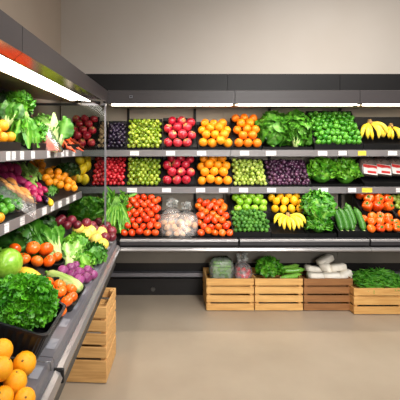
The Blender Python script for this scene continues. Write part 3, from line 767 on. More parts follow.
# upper back shelf: big dark leaves
for i, (px, py, rx, lab) in enumerate([(273, 131, .155, 'dark leafy greens beside the deep oranges'), (297, 131, .125, 'dark leafy greens beside the limes')]):
    Y = 3.385
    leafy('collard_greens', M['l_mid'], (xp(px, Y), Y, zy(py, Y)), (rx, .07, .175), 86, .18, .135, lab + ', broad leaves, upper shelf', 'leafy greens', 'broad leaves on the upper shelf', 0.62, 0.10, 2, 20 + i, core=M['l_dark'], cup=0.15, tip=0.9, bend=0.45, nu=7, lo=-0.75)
bunch('stalk_greens', M['l_mid'], (xp(295, 3.33), 3.33, zy(148, 3.30)), (.0, .2, 1), 10, .22, .09, 'fan of pale-stalked greens in front of the broad dark leaves, upper shelf', 'leafy greens', .5, 27, M['stalkw'], .5, .12, .4, rs=.008)
# lower back shelf: curly lettuce
for i, (px, lab) in enumerate([(321, 'curly green lettuce beside the purple grapes'), (345, 'curly green lettuce beside the clear packs')]):
    Y = 3.40
    leafy('curly_lettuce', M['l_lime'], (xp(px, Y), Y, zy(173, Y)), (.135, .09, .135), 150, .075, .075, lab + ', lower shelf', 'lettuce', 'curly lettuces, lower shelf', 0.35, 0.38, 5, 30 + i, core=M['l_mid'], nv=6, rib=0.5)
# deck
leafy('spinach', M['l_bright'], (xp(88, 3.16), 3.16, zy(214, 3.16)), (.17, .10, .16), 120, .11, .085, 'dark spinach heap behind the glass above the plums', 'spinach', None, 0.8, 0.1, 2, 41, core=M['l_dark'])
Y = 3.12
o = bunch('rocket_leaves', M['l_lime'], (xp(117, Y), Y, zy(197, Y)), (.0, -.35, -1), 90, .30, .036, 'narrow bright green leaf heap between plums and tomatoes', 'leafy greens', .42, 42, M['l_pale'], .35, .2, .25, face=(.1, -1, .35), rs=.0035, freq=3)
m = MB(); rg = random.Random(14); c0 = Vector((xp(117, 3.16), 3.16, zy(212, 3.16)))
for k in range(160):
    d = Vector((rg.uniform(-1, 1), -abs(rg.gauss(.6, .3)), rg.uniform(-1, 1)))
    m.leaf(c0 + Vector((rg.uniform(-.11, .11), rg.uniform(-.07, .02), rg.uniform(-.17, .16))), d, (rg.uniform(-.5, .5), -1, .4), .09 * rg.uniform(.7, 1.2), .028, .4, .15, 3, .3, 6, 4, .8, rg)
m.build('upper_leaves', M['l_bright'], o, True, o.location)
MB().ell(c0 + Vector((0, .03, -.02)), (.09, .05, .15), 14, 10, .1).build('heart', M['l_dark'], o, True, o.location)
Y = 3.12
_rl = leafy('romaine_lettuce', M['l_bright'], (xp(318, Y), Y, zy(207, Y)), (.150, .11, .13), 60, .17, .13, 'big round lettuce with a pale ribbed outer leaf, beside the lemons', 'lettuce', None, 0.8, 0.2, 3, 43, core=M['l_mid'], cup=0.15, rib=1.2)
m = MB(); rg = random.Random(4); cc = Vector((xp(318, 3.12), 3.0, zy(196, 3.12)))
m.leaf(cc + Vector((.0, .06, .0)), (.05, -.35, -.95), (0.1, -1, .35), .19, .20, .25, .12, 3, .12, 9, 6, .8, rg, rib=1.3)
for q in (-1, 1):
    m.leaf(cc + Vector((.02 * q, .07, .0)), (.75 * q, -.2, -.75), (.35 * q, -1, .4), .17, .13, .3, .15, 3, .15, 8, 5, .8, rg, rib=1.1)
m.build('outer_leaf', M['l_bright'], _rl, True, _rl.location)
Y = 3.06
leafy('frilly_lettuce', M['l_bright'], (xp(318, Y), Y, zy(225, Y)), (.108, .07, .085), 110, .075, .065, 'smaller frilly lettuce under the big round one, beside cucumbers', 'lettuce', None, 0.45, 0.35, 4, 44, core=M['l_mid'], nv=6, rib=0.6)

# ------------------------------------------------------------------ bananas
def mk_banana_bunch(nf, spread, L, seed):
    def f(i):
        rng = random.Random(seed + i)
        root = empty('banana_bunch')
        for k in range(nf):
            a = spread * (2 * k / (nf - 1) - 1) + rng.uniform(-.05, .05)
            pts, rad = [], []
            lift = 0.016 + 0.012 * (k % 2)
            for q in range(10):
                u = q / 9
                rr = L * (0.10 + 0.9 * u)
                bow = math.sin(PI * u) * 0.16 * L * (1 if a > 0 else -1) * (0.35 + abs(a))
                x = math.sin(a) * rr + math.cos(a) * bow; y = -math.cos(a) * rr * (1 - 0.08 * u) + math.sin(a) * bow
                z = lift + 0.028 * math.sin(PI * u * 0.9)
                pts.append((x, y, z)); rad.append(0.0185 * (0.42 + 0.58 * min(1, max(0, u - 0.08) * 5)) * (1 if u < 0.75 else 1 - (u - 0.75) * 2.6))
            bn = MB().tube(pts, rad, 7).build('banana', M['banana'], root)
            e = Vector(pts[-1]); dd = (Vector(pts[-1]) - Vector(pts[-2])).normalized()
            MB().tube([e - dd * 0.001, e + dd * 0.010], [rad[-1] * 1.02, rad[-1] * 0.7], 6).build('tip', M['btip'], bn)
        MB().tube([(0, -0.028, 0.026), (0, -0.008, 0.028), (0, 0.016, 0.034)], [0.024, 0.021, 0.014], 8).build('crown', M['bcrown'], root)
        return root
    return f
KB = Kind(mk_banana_bunch(6, 0.62, 0.20, 5), 1, 'banana bunch')
KB2 = Kind(mk_banana_bunch(5, 0.55, 0.155, 9), 1, 'banana bunch')
KB3 = Kind(mk_banana_bunch(8, 0.95, 0.165, 13), 1, 'banana bunch')
tilt = math.radians(74)
KB.put((xp(368, 3.42), 3.42, zy(122, 3.42)), (tilt, -0.12, 0.0), 1.0, 'bigger banana bunch beside the limes on the upper shelf')
KB2.put((xp(389, 3.42), 3.42, zy(126, 3.42)), (tilt, 0, -0.05), 1.0, 'smaller banana bunch, second from the limes on the upper shelf')
KB2.put((xp(405, 3.42), 3.42, zy(127, 3.42)), (tilt, 0, 0.0), 1.0, 'banana bunch cut by the picture edge on the upper shelf')
KB3.put((xp(287, 3.13), 3.13, zy(216, 3.13)), (math.radians(50), 0, 0), 1.0, 'banana bunch on the deck below the golden lemons')

# cucumbers on the deck: five, leaning on the tilted bed
x0, x1, yf, zf, yb, zb = bd_cuk
ang = 0.95
for k in range(5):
    px = (335.5, 341, 346.5, 351, 357)[k]; back = k == 3
    c = Vector(((xp(px, 3.1)), yf + .07 + (0.05 if back else 0), zf + 0.095 + (0.03 if back else 0)))
    K['cuke'].put(c, (-(PI / 2 - ang), -0.06, 0.0), (.17, .17, .108), f'dark green cucumber, {pos_words(k, 5)} in the deck tray beside lettuces', 'deck cucumbers')

# ------------------------------------------------------------------ bags of potatoes
def bagged(px, py, w, h, Y, seed, lab, content, nct, r, clab, matk='bag', tail=True, name='produce_bag', cat='bag'):
    rng = random.Random(seed); c = Vector((xp(px, Y), Y, zy(py, Y)))
    root = tag(empty(name, c - Vector((0, 0, h / 2))), lab, cat)
    b = MB(); rings = []; n = 22
    prof = [(0.30, -0.5), (0.84, -0.46), (1.0, -0.25), (1.0, 0.02), (0.9, 0.25), (0.62, 0.42), (0.3, 0.5), (0.16, 0.56)] if tail else [(0.3, -0.5), (0.9, -0.46), (1.0, -0.2), (1.0, 0.2), (0.92, 0.44), (0.4, 0.5)]
    for i, (rr, zz) in enumerate(prof):
        ring = []
        for j in range(n):
            a = 2 * PI * j / n; k = 1 + rng.uniform(-0.06, 0.06)
            ring.append((c.x + w / 2 * rr * k * math.cos(a), c.y + 0.07 * rr * k * math.sin(a) + zz * 0.08, c.z + h * zz * (1 + rng.uniform(-.03, .03))))
        rings.append(ring)
    MB().rings(rings).build('film', M[matk], root, True, root.location)
    if tail:
        b = MB(); t = Vector((c.x, c.y + 0.04, c.z + h * 0.52))
        for k in range(7):
            b.leaf(t, (rng.uniform(-.9, .9), rng.uniform(-.4, .4), 1), (rng.uniform(-1, 1), -1, 0.2), 0.085, 0.07, 0.4, 0.4, 3, 0.4, 5, 4, 0.5, rng, rib=0)
        b.build('gathered_neck', M['bagw'], root, True, root.location)
    pts = []
    for t in range(4000):
        if len(pts) >= nct: break
        x, z = rng.uniform(-1, 1), rng.uniform(-1, 0.55); y = rng.uniform(-1, 0.4)
        if x * x + z * z > 1 or x * x + y * y > 1: continue
        p = Vector((c.x + x * (w / 2 - r), c.y + y * 0.035 + z * .03, c.z - 0.0 + z * (h / 2 - r * 1.05)))
        if all((p - q).length > r * 1.75 for q in pts): pts.append(p)
    for p in pts:
        K[content].put(p, (rng.uniform(0, 6), rng.uniform(0, 6), rng.uniform(0, 6)), r * rng.uniform(0.9, 1.05), clab, clab)
bagged(172, 219, .21, .20, 3.22, 3, 'tied clear bag of potatoes, the rear one against the tomato heap', 'potato', 10, .031, 'pale potato inside the rear clear bag')
bagged(187, 222, .20, .19, 3.20, 5, 'tied clear bag of potatoes next to the tomato tray, loose neck', 'potato', 10, .031, 'pale potato inside the clear bag next to the tomato tray')
bagged(178.5, 226, .35, .21, 3.07, 4, 'large tied clear bag of potatoes at the deck front', 'potato', 22, .030, 'pale potato inside the large front bag', tail=False)

# ------------------------------------------------------------------ clear packs on the lower shelf
def mk_pack(i):
    root = empty('fruit_pack')
    def arch(x, z, k=1.0):
        pts = []
        for j in range(13):
            a = PI * j / 12; pts.append((x * math.cos(a), z * 0.35 + z * 0.65 * math.sin(a)))
        return [(-x, -z)] [:0] + [(x, -z)] + pts + [(-x, -z)]
    o1 = arch(.086, .105)
    MB().rings([[(x, -0.006, z) for x, z in o1], [(x * .98, -0.030, z * .98) for x, z in o1], [(x * .8, -.048, z * .85) for x, z in o1]]).build('dome', M['dome'], root)
    MB().rings([[(x * 1.04, 0.02, z * 1.03) for x, z in o1], [(x * 1.04, -0.004, z * 1.03) for x, z in o1]]).build('tray_base', M['plastic'], root, False)
    MB().ell((0, -0.012, 0.0), (.07, .022, .085), 14, 10, 0.05).build('contents', M['meat'], root)
    lb = MB().box(-.066, .066, -.056, -.052, -.098, .000).build('label_card', M['card'], root, False)
    MB().add([(-.066, -.057, -.030), (-.02, -.057, -.036), (.03, -.057, -.028), (.066, -.057, -.034), (.066, -.057, -.006), (-.066, -.057, -.002)], [(0, 1, 2, 3, 4, 5)]).build('red_print', M['redband'], lb, False)
    MB().add([(-.03, -.0575, -.088), (.055, -.0575, -.085), (.055, -.0575, -.062), (-.03, -.0575, -.066)], [(0, 1, 2, 3)]).build('printed_panel', M['redband'], lb, False)
    return root
KP = Kind(mk_pack, 1, 'fruit pack')
for k, (px, lab) in enumerate([(366.5, 'clear domed pack with red and white label, next to curly lettuce'), (380, 'clear domed pack with red and white label, in the middle of three'), (394.5, 'clear domed pack with red and white label, at the picture edge')]):
    KP.put((xp(px, 3.42), 3.42, zy(166.5, 3.42)), (math.radians(-22), math.radians(8), math.radians(0)), 1.0, lab)

# ------------------------------------------------------------------ wooden crates
def crate(x0, x1, y0, y1, ztop, nsl, mat, label, slat_h=None, zfill=None, rot=0, bottom_tall=False):
    c = Vector(((x0 + x1) / 2, (y0 + y1) / 2, 0)); w, d = (x1 - x0) / 2, (y1 - y0) / 2
    root = tag(empty('wooden_crate', c, (0, 0, rot)), label, 'crate', 'wooden crates')
    t = 0.011; gap = 0.012
    hs = [(ztop - gap * (nsl - 1)) / nsl] * nsl
    if bottom_tall:
        u = (ztop - gap * (nsl - 1)) / (nsl + 1.0); hs = [u * 2] + [u] * (nsl - 1)
    zs = []; z = 0.006
    for h in hs: zs.append((z, z + h - 0.004)); z += h + gap
    rng = random.Random(int(x0 * 1000))
    for nm, fn in (('front_panel', lambda a, b: (-w, w, -d, -d + t, a, b)), ('rear_panel', lambda a, b: (-w, w, d - t, d, a, b)),
                   ('side_panel', lambda a, b: (-w, -w + t, -d + t, d - t, a, b)), ('side_panel', lambda a, b: (w - t, w, -d + t, d - t, a, b))):
        m = MB()
        for a, b_ in zs: m.box(*fn(a, b_), c=0.0018)
        m.build(nm, mat, root, False)
    for sx in (-1, 1):
        for sy in (-1, 1):
            m = MB(); xa = sx * (w - t - 0.013); ya = sy * (d - t - 0.013)
            m.box(xa - 0.0125, xa + 0.0125, ya - 0.0125, ya + 0.0125, 0.004, ztop - 0.004, 0.002).build('corner_post', mat, root, False)
    zf = zfill if zfill is not None else 0.01
    m = MB()
    for k in range(6):
        ya = -d + t + 0.03 + k * (2 * d - 2 * t - 0.06) / 6
        m.box(-w + t, w - t, ya, ya + (2 * d - 2 * t - 0.06) / 6 - 0.006, max(0.004, zf - 0.012), zf)
    m.box(-w + t + .002, w - t - .002, -d + t + .002, d - t - .002, max(0.002, zf - 0.03), max(0.004, zf - 0.013))
    m.build('floor_boards', mat, root, False)
    return root
FY = 3.11
C1 = (xp(206.5, FY), xp(254, FY)); C2 = (xp(255, FY), xp(303, FY)); C3 = (xp(304, FY), xp(353, FY))
ct = zy(279, FY)
crate(*C1, FY, FY + .30, ct, 4, M['wood'], 'pale pine crate holding the bagged greens and the radish bag', zfill=ct - .07)
crate(*C2, FY, FY + .30, ct, 4, M['wood'], 'pale pine crate holding a lettuce and green gourds', zfill=ct - .07)
crate(*C3, FY, FY + .30, ct, 4, M['woodd'], 'dark stained crate holding white wrapped blocks', zfill=ct - .07)
FY4 = 3.04; ct4 = zy(288.5, FY4)
crate(xp(354, FY4), xp(404, FY4), FY4, FY4 + .32, ct4, 3, M['wood'], 'low pine crate heaped with green beans', zfill=ct4 - .06)
crate(-.80, -.352, 2.16, 2.47, .467, 5, M['woodl'], 'tall pine crate standing under the side case', bottom_tall=True, rot=math.radians(-3), zfill=.40)

# crate 1: bag of greens and bag of radishes
def bag_block(px0, px1, py0, py1, Y):
    x0, x1, z0, z1 = xp(px0, Y), xp(px1, Y), zy(py1, Y), zy(py0, Y)
    root = tag(empty('bagged_greens', ((x0 + x1) / 2, Y, z0)), 'clear bag of bundled pale greens in the first pine crate', 'bag'); rng = random.Random(3)
    m = MB()
    for k in range(6):
        zz = z0 + .015 + k * (z1 - z0 - .03) / 6
        m.box(x0 + .03, x1 - .025, Y - .045, Y + .05, zz, zz + (z1 - z0 - .03) / 6 * 0.8, .004)
    m.build('greens', M['l_pale'], root, False, root.location)
    rings = []
    for u, k in ((0, .6), (.12, .95), (.5, 1.05), (.85, .98), (1, .7)):
        rings.append([((x0 + x1) / 2 + (x1 - x0) / 2 * k * math.copysign(abs(math.cos(a)) ** .6, math.cos(a)) * (1 + rng.uniform(-.07, .07)), Y + .065 * k * math.copysign(abs(math.sin(a)) ** .6, math.sin(a)), z0 + u * (z1 - z0) + rng.uniform(-.006, .006)) for a in [2 * PI * j / 20 for j in range(20)]])
    MB().rings(rings).build('film', M['bagw'], root, True, root.location)
bag_block(209.5, 233, 257.5, 281, FY + .13)
bagged(243, 271, .17, .15, FY + .14, 21, 'clear bag of red radishes in the first pine crate', 'cherry', 14, .024, 'small red radish inside the bag in the first crate')
# crate 2: lettuce and gourds
Y = FY + .14
leafy('leaf_lettuce', M['l_bright'], (xp(269, Y), Y, zy(269, Y)), (.122, .10, .105), 130, .09, .07, 'bright leafy lettuce in the second pine crate', 'lettuce', None, 0.4, 0.3, 4, 51, core=M['l_mid'], nv=5, rib=0.6)
for k, (px, py, rz, dy) in enumerate([(291, 276, 0.1, -.03), (293, 270, -0.12, .03), (289, 267, 0.15, .09)]):
    Y = FY + .13 + dy
    K['gourd'].put((xp(px, Y), Y, zy(py, Y)), (0, PI / 2 - 0.12, rz), .098, ('lowest front', 'middle', 'topmost rear')[k] + ' pale green gourd in the second pine crate', 'crate gourds')
# crate 3: white wrapped blocks
def mk_block(i):
    o = MB().box(-.075, .075, -.045, .045, -.03, .03, .010).build('wrapped_block', M['white'])
    m = MB(); m.box(-.0765, -.0745, -.03, .03, -.016, .016, .0006); m.box(.0745, .0765, -.03, .03, -.016, .016, .0006)
    m.build('folded_end', M['white'], o)
    return o
KW = Kind(mk_block, 1, 'wrapped block')
for k, (px, py, dy, ry, rz, lab) in enumerate([(316, 276, -.06, .1, .1, 'lowest beside the gourds'), (331, 276, -.07, -.05, -.1, 'lowest at the front middle'), (343, 275, -.05, -.35, .3, 'lowest at the bean crate side'),
        (313, 269, .05, .2, .2, 'upper one beside the gourds'), (337, 267, -.01, -.1, .1, 'upper one at the bean crate side'), (325, 260, .05, -.35, .3, 'topmost of the heap'), (327, 270, .0, 1.0, .4, 'one standing tilted in the middle'), (343, 276, .07, -.2, -.5, 'rear one at the bean crate side')]):
    Y = FY + .15 + dy
    KW.put((xp(px, Y), Y, zy(py, Y)), (-.12, ry, rz), 1.0, 'white wrapped block in the dark crate, ' + lab, 'white wrapped blocks')
# crate 4: green beans
rng = random.Random(77)
cx, cyy = xp(379, FY4 + .15), FY4 + .16
def bean_tube(L, bw, r):
    return [(L * (u - .5), bw * math.sin(PI * u), 0) for u in [k / 6 for k in range(7)]], [r * .3, r * .8, r, r * .9, r, r * .8, r * .25]
def mk_bean(i):
    rg = random.Random(i + 4); p, rd = bean_tube(.10 + .03 * rg.random(), rg.uniform(-.02, .03), .0052)
    return MB().tube(p, rd, 5).build('green_bean', M['bean'])
KBn = Kind(mk_bean, 5, 'green bean')
def bean_h(x, y):
    u, w = (x - cx) / .215, (y - cyy) / .14
    return ct4 - .02 + .115 * max(0, 1 - u * u * .75 - w * w * .7)
m = MB()
for k in range(420):
    x, y = cx + rng.uniform(-.185, .185), cyy + rng.uniform(-.125, .125); z = bean_h(x, y) - rng.uniform(.012, .05)
    p, rd = bean_tube(.11, rng.uniform(-.02, .03), .0055)
    q = MB().tube(p, rd, 5).xf(Matrix.Translation((x, y, z)) @ Euler((rng.uniform(-.3, .3), rng.uniform(-.4, .4), rng.uniform(0, 6.3))).to_matrix().to_4x4())
    m.add(q.v, q.f)
tag(m.build('green_bean_heap', M['bean'], None, True, (cx, cyy, ct4 - .06)), 'lower layer of the green bean heap in the low crate', 'green beans', None, 'stuff')
for k in range(170):
    x, y = cx + rng.uniform(-.19, .19), cyy + rng.uniform(-.13, .12); z = bean_h(x, y) + rng.uniform(-.008, .012)
    KBn.put((x, y, z), (rng.uniform(-.4, .4), rng.uniform(-.45, .45), rng.uniform(0, 6.3)), rng.uniform(.85, 1.1), 'slim green bean on top of the heap in the low crate', 'green beans in the low crate')

# ------------------------------------------------------------------ side case, deck
RYD = math.atan(DS)
def rpx(r, p): return r * p.y / F
def put_side(key, surf, items, label, group, rot='rand', seed=1, lift=0.0):
    """items: (px, py, radius in px, label tail)"""
    rng = random.Random(seed); todo = []
    z0, a, bq, sl = {'deck': (0.699, DA, DB, DS), 's1': (Z1, SA, SB, S1S), 's2': (Z2 + 0.005, SA, SB, S2S)}[surf]
    for it in items:
        px, py, r = it[:3]
        p = PL(px, py, surf, 0.03); rr = rpx(r, p); p = PL(px, py, surf, rr * 1.03 + (it[4] if len(it) > 4 else lift))
        rr = rpx(r, p)
        ro = (rng.uniform(-.7, .7), rng.uniform(-.5, .9), rng.uniform(0, 6.28)) if rot == 'rand' else tuple(a_ + rng.uniform(-.25, .25) for a_ in rot)
        todo.append([p, ro, rr, label + (', ' + it[3] if it[3] else '')])
    def fix(p, q):
        low = z0 + sl * (a + bq * p.y - p.x) + q * 1.05
        if p.z < low: p.z = low
        return p
    ps = [t[0] for t in todo]
    if rot == 'rand' or key == 'onion': ps = relax(ps, [t[2] for t in todo], fix, 25)
    for p, t in zip(ps, todo): K[key].put(p, t[1], t[2], t[3], group)
def tray_deck(px0, px1, py0, py1, label, name='produce_tray', mat='plastic', hw=.035):
    """shallow open tray lying on the sloping side deck"""
    a = PL((px0 + px1) / 2, (py0 + py1) / 2, 'deck', 0.006)
    lx = (px1 - px0) * a.y / F / 2
    yn, yf = PL((px0 + px1) / 2, py1, 'deck').y, PL((px0 + px1) / 2, py0, 'deck').y
    ly = abs(yf - yn) / 2
    root = tag(empty(name, (a.x, (yn + yf) / 2, a.z - .004), (0, RYD, 0)), label, 'tray', 'trays on the side deck')
    def rr(x, y, z, q=.25):
        c = min(x, y) * q * 1.6
        pts = []
        for sx, sy, a0 in ((1, 1, 0), (-1, 1, PI / 2), (-1, -1, PI), (1, -1, 1.5 * PI)):
            for k in range(5):
                t = a0 + k * PI / 8; pts.append((sx * (x - c) + c * math.cos(t), sy * (y - c) + c * math.sin(t), z))
        return pts
    MB().rings([rr(lx * .9, ly * .92, 0), rr(lx * .9, ly * .92, .006)]).build('base', M[mat], root, False)
    m = MB(); m.rings([rr(lx * .9, ly * .92, 0.001), rr(lx, ly, hw), rr(lx * 1.03, ly * 1.03, hw + .002), rr(lx * 1.03, ly * 1.03, hw + .006), rr(lx * .97, ly * .97, hw + .006), rr(lx * .88, ly * .9, 0.005)], False)
    m.build('rim_wall', M[mat], root, False)
    return root

# golden oranges nearest the camera
put_side('orange3', 'deck', [(2, 357, 11.5, 'rear one against the basket', .05), (21, 365, 11.5, 'the one nearest the grille bars'), (6, 368, 11, 'small one in the middle', .01), (-3, 374, 11.5, 'half cut by the picture edge', .05), (12, 383, 11.5, 'central one', .0), (3, 397, 11, 'lowest one at the picture edge'), (22, 399, 10.5, 'front one below the grille'), (-10, 386, 12, 'almost out of the picture', .03)],
         'golden orange on the side deck', 'golden oranges', seed=5)
# wire divider
p0, p1, p2 = PL(8, 357, 'deck', .02), PL(44, 362, 'deck', .02), PL(46, 372, 'deck', .02)
wd = MB().tube([p0 + Vector((0, 0, .03)), p0, p1, p1 + Vector((0.022, 0.0, 0.0)), p1 + Vector((0.024, 0.0, -.03))], .0028, 6).build('wire_divider', M['wire'], None, True, p1)
tag(wd, 'thin grey wire divider between the golden oranges and the black basket', 'divider')
# band clip on the bumper
cl = tag(MB().box(-.418, -.366, 1.262, 1.276, .598, .652, .004).build('rail_clip', M['dark2'], None, False, (-.39, 1.27, .6)), 'black band clip around the side bumper rail', 'clip')

# black basket with the big curly lettuce
bp = PL(15, 340, 'deck', 0.004)
bk = tag(empty('basket', (bp.x + .012, bp.y, bp.z - .01), (0, RYD, 0)), 'black slatted basket under the big parsley, side deck', 'basket')
def rrect(x, y, z, c=.03):
    pts = []
    for sx, sy, a0 in ((1, 1, 0), (-1, 1, PI / 2), (-1, -1, PI), (1, -1, 1.5 * PI)):
        for k in range(5):
            t = a0 + k * PI / 8; pts.append((sx * (x - c) + c * math.cos(t), sy * (y - c) + c * math.sin(t), z))
    return pts
BX, BY = .112, .120
MB().rings([rrect(BX * .85, BY * .85, 0.004), rrect(BX * .85, BY * .85, .012)]).build('base', M['basket'], bk, False)
def corr(x, y, z, k):
    base = rrect(x, y, z); out = []
    for i in range(20):
        a, c = Vector(base[i]), Vector(base[(i + 1) % 20]); nn = 12 if i % 5 == 4 else 2
        for q in range(nn):
            p = a.lerp(c, q / nn); f = 1 + (k if (q % 2) else -k); out.append((p.x * f, p.y * f, p.z))
    return out
m = MB(); m.rings([corr(BX * .85, BY * .85, .004, 0.012), corr(BX, BY, .118, 0.012), corr(BX * .96, BY * .96, .118, 0.0), corr(BX * .82, BY * .82, .01, 0.0)], False); m.build('side_wall', M['basket'], bk, False)
m = MB(); m.rings([rrect(BX, BY, .115), rrect(BX * 1.06, BY * 1.06, .117), rrect(BX * 1.06, BY * 1.06, .127), rrect(BX * .97, BY * .97, .127)], False); m.build('rim', M['basket'], bk, False)
pc = PL(20, 304, 'deck', .125)
leafy('curly_parsley', M['l_herb'], pc, (.135, .12, .105), 1300, .032, .028, 'big mound of curly green parsley in the black basket', 'parsley', None, 0.35, 0.4, 4, 61, core=M['l_dark'], nu=4, nv=5, rib=0.5, face=(0.6, -0.6, 0.5), lo=-0.5)

# melon, mango, marrow
p = PL(6, 264, 'deck', .085)
ml = fruit('green_melon', M['melon'], 0.95, 0.08, 0.05, 28, 18); ml.location = p; ml.scale = (.079,) * 3; ml.rotation_euler = (0.2, -0.3, 0)
tag(ml, 'big smooth light green melon at the picture edge, side deck', 'melon')
MB().tube([(0, 0, 0.86), (0.02, 0, 1.0), (0.1, 0, 1.12)], [0.07, 0.05, 0.06], 7).build('stalk', M['calyx'], ml)
p = PL(31, 277, 'deck', .035)
mg = MB().ell((0, 0, 0), (.095, .042, .034), 16, 12).build('mango', M['mango']); mg.location = p; mg.rotation_euler = (0, .25, -.55)
tag(mg, 'long yellow mango between the tomato tray and parsley', 'mango')
MB().tube([(-.094, 0, 0), (-.104, 0, .004)], [.006, .005], 6).build('stalk', M['stem'], mg)
p = PL(64, 281, 'deck', .03)
zc = MB().tube([(-.125, 0, 0), (-.118, 0, 0), (-.10, .004, 0), (-.05, .008, 0), (.02, .006, 0), (.08, 0, 0), (.115, -.004, 0), (.124, -.005, 0)], [.010, .020, .0275, .031, .033, .033, .027, .012], 14).build('striped_marrow', M['zuc']); zc.location = p; zc.rotation_euler = (0, .12, -.55)
tag(zc, 'pale striped marrow lying between the onions and orange tomatoes', 'marrow')
MB().tube([(-.124, 0, 0), (-.142, 0, .004)], [.009, .011], 7).build('stalk', M['calyx'], zc)

# tomato trays
tray_deck(14, 64, 250, 268, 'black oval tray of eight tomatoes beside the melon')
put_side('tomato2', 'deck', [(17, 250, 6.30, 'top corner by the melon', .03), (31, 250, 7.20, 'top middle', .035), (45, 249, 7.65, 'biggest, top', .035), (25, 259, 6.30, 'front by the mango', .012), (37, 261, 6.30, 'front middle', .012), (48.5, 261, 6.30, 'front, beside the onions', .012), (57, 257, 5.40, 'end one toward the lettuce', .014), (24, 254, 5.40, 'tucked at the back', .02)],
         'orange-red tomato in the oval tray', 'tomatoes in the oval tray', seed=8)
tray_deck(42, 78, 286, 312, 'black tray of orange tomatoes beside the parsley')
put_side('tomato2', 'deck', [(50, 283, 6.04, 'rear by the marrow', .03), (58, 285, 6.51, 'rear middle', .03), (70, 289, 6.04, 'rear toward the rail', .02), (51, 291, 6.04, 'second row inner', .03), (59, 294, 6.51, 'centre', .03), (69, 297, 6.51, 'second row toward the rail', .02), (55, 300, 6.04, 'third row inner', .02), (64, 302, 6.51, 'third row toward the rail', .02), (61, 307, 6.04, 'lowest front', .012), (48, 298, 5.58, 'against the parsley', .02)],
         'orange tomato in the tray between marrow and parsley', 'orange tomatoes in the tray', seed=9)
# red onions
put_side('onion', 'deck', [(64, 271, 5.5, 'innermost'), (71, 268, 5.5, 'upper inner'), (78, 266, 5, 'topmost'), (84, 266.5, 5, 'rear one by the spinach'), (72, 275, 5.5, 'centre'), (80, 273, 5.5, 'centre toward the rail'), (88, 270, 5, 'outermost rear'), (78, 279, 5.5, 'front inner'), (86, 277, 5.5, 'front middle'), (92, 274, 5, 'nearest the rail'), (68, 280, 5, 'against the marrow')],
         'purple onion on the side deck', 'purple onions', rot=(0.5, 0.4, 0.5), seed=10)
# plums in two groups, yellow squashes
put_side('plum', 'deck', [(60, 222, 5, 'innermost'), (64, 219.5, 4.5, 'second, a little higher'), (71, 221, 5, 'third'), (76, 224, 4.5, 'fourth'), (66, 225, 4.5, 'below the second'), (86.5, 223, 5, 'just past the gap')], 'maroon plum of the inner row under the glass', 'inner plums', seed=11, lift=.06)
put_side('plum', 'deck', [(92, 226, 5, 'first past the yellow squash'), (99, 223, 5, 'rear top'), (106, 226, 5, 'rear toward the rail'), (96, 230, 5, 'second row inner'), (103, 230, 5, 'second row middle'), (110.5, 231, 5, 'outermost'), (105, 237, 4.8, 'front'), (112, 237, 4.5, 'front outermost')], 'maroon plum in the corner tray', 'corner plums', seed=12, lift=.03)
put_side('squash', 'deck', [(79, 229, 6, 'innermost'), (86, 228, 6, 'rear'), (92, 232, 6, 'middle'), (99, 233, 6, 'rear toward the plums'), (86, 235, 6, 'inner middle'), (97, 240, 6, 'front middle'), (102, 244, 6, 'outermost front'), (100, 250, 5.5, 'lowest, by the rail')], 'pale yellow squash beside the plums', 'yellow squashes', seed=13, lift=.012)

# leafy heads on the side deck
def at(px, py, off, surf='deck'): return PL(px, py, surf, off)
bunch('spinach_bunch', M['l_mid'], at(42, 250, .06), (-1, .25, .25), 34, .29, .09, 'dark leaf bunch behind the tomatoes, tips toward the picture edge', 'leafy greens', 0.75, 71, M['l_mid'], 0.35, 0.15, 0.5, face=(.2, -.9, .9), rs=.006)
bunch('romaine_bunch', M['l_mid'], at(58, 258, .04), (-.9, .8, .40), 26, .30, .075, 'long-leaved green romaine behind the oval tomato tray', 'lettuce', 0.5, 72, M['stalkw'], 0.45, 0.12, 0.35, face=(.4, -.8, .8), rs=.011)
leafy('dark_greens', M['l_dark'], at(10, 242, .04), (.16, .14, .09), 70, .15, .09, 'dark spinach heap below the lower shelf, behind the melon', 'spinach', None, .75, .12, 2, 73, core=M['l_dark'], rib=.8)
leafy('dark_chard', M['l_dark'], at(44, 226, .03), (.13, .15, .06), 60, .14, .07, 'dark long leaves between the lower shelf and the romaine', 'leafy greens', None, .75, .12, 2, 79, core=M['l_dark'], rib=.9)
leafy('green_cabbage', M['l_lime'], at(76, 247, .035), (.075, .10, .07), 60, .12, .10, 'round ribbed green cabbage beside the yellow squashes', 'cabbage', None, .8, .15, 3, 74, core=M['l_mid'], rib=1.2)
bunch('pale_cabbage', M['l_pale'], at(68, 266, .02), (-.15, 1, .35), 16, .20, .075, 'pale long cabbage leaning behind the purple onions', 'cabbage', 0.4, 75, M['stalkw'], 0.4, 0.18, 0.35, face=(.4, -.8, .8), rs=.014)
leafy('dark_lettuce', M['l_mid'], at(93, 255, .035), (.085, .13, .06), 80, .09, .07, 'dark leafy lettuce along the rail below the squashes', 'lettuce', None, .6, .2, 3, 76, core=M['l_dark'], rib=.5)
leafy('small_lettuce', M['l_lime'], at(82, 262, .035), (.07, .09, .05), 60, .08, .06, 'light green leaves just above the purple onions', 'lettuce', None, .5, .25, 3, 77, core=M['l_mid'])

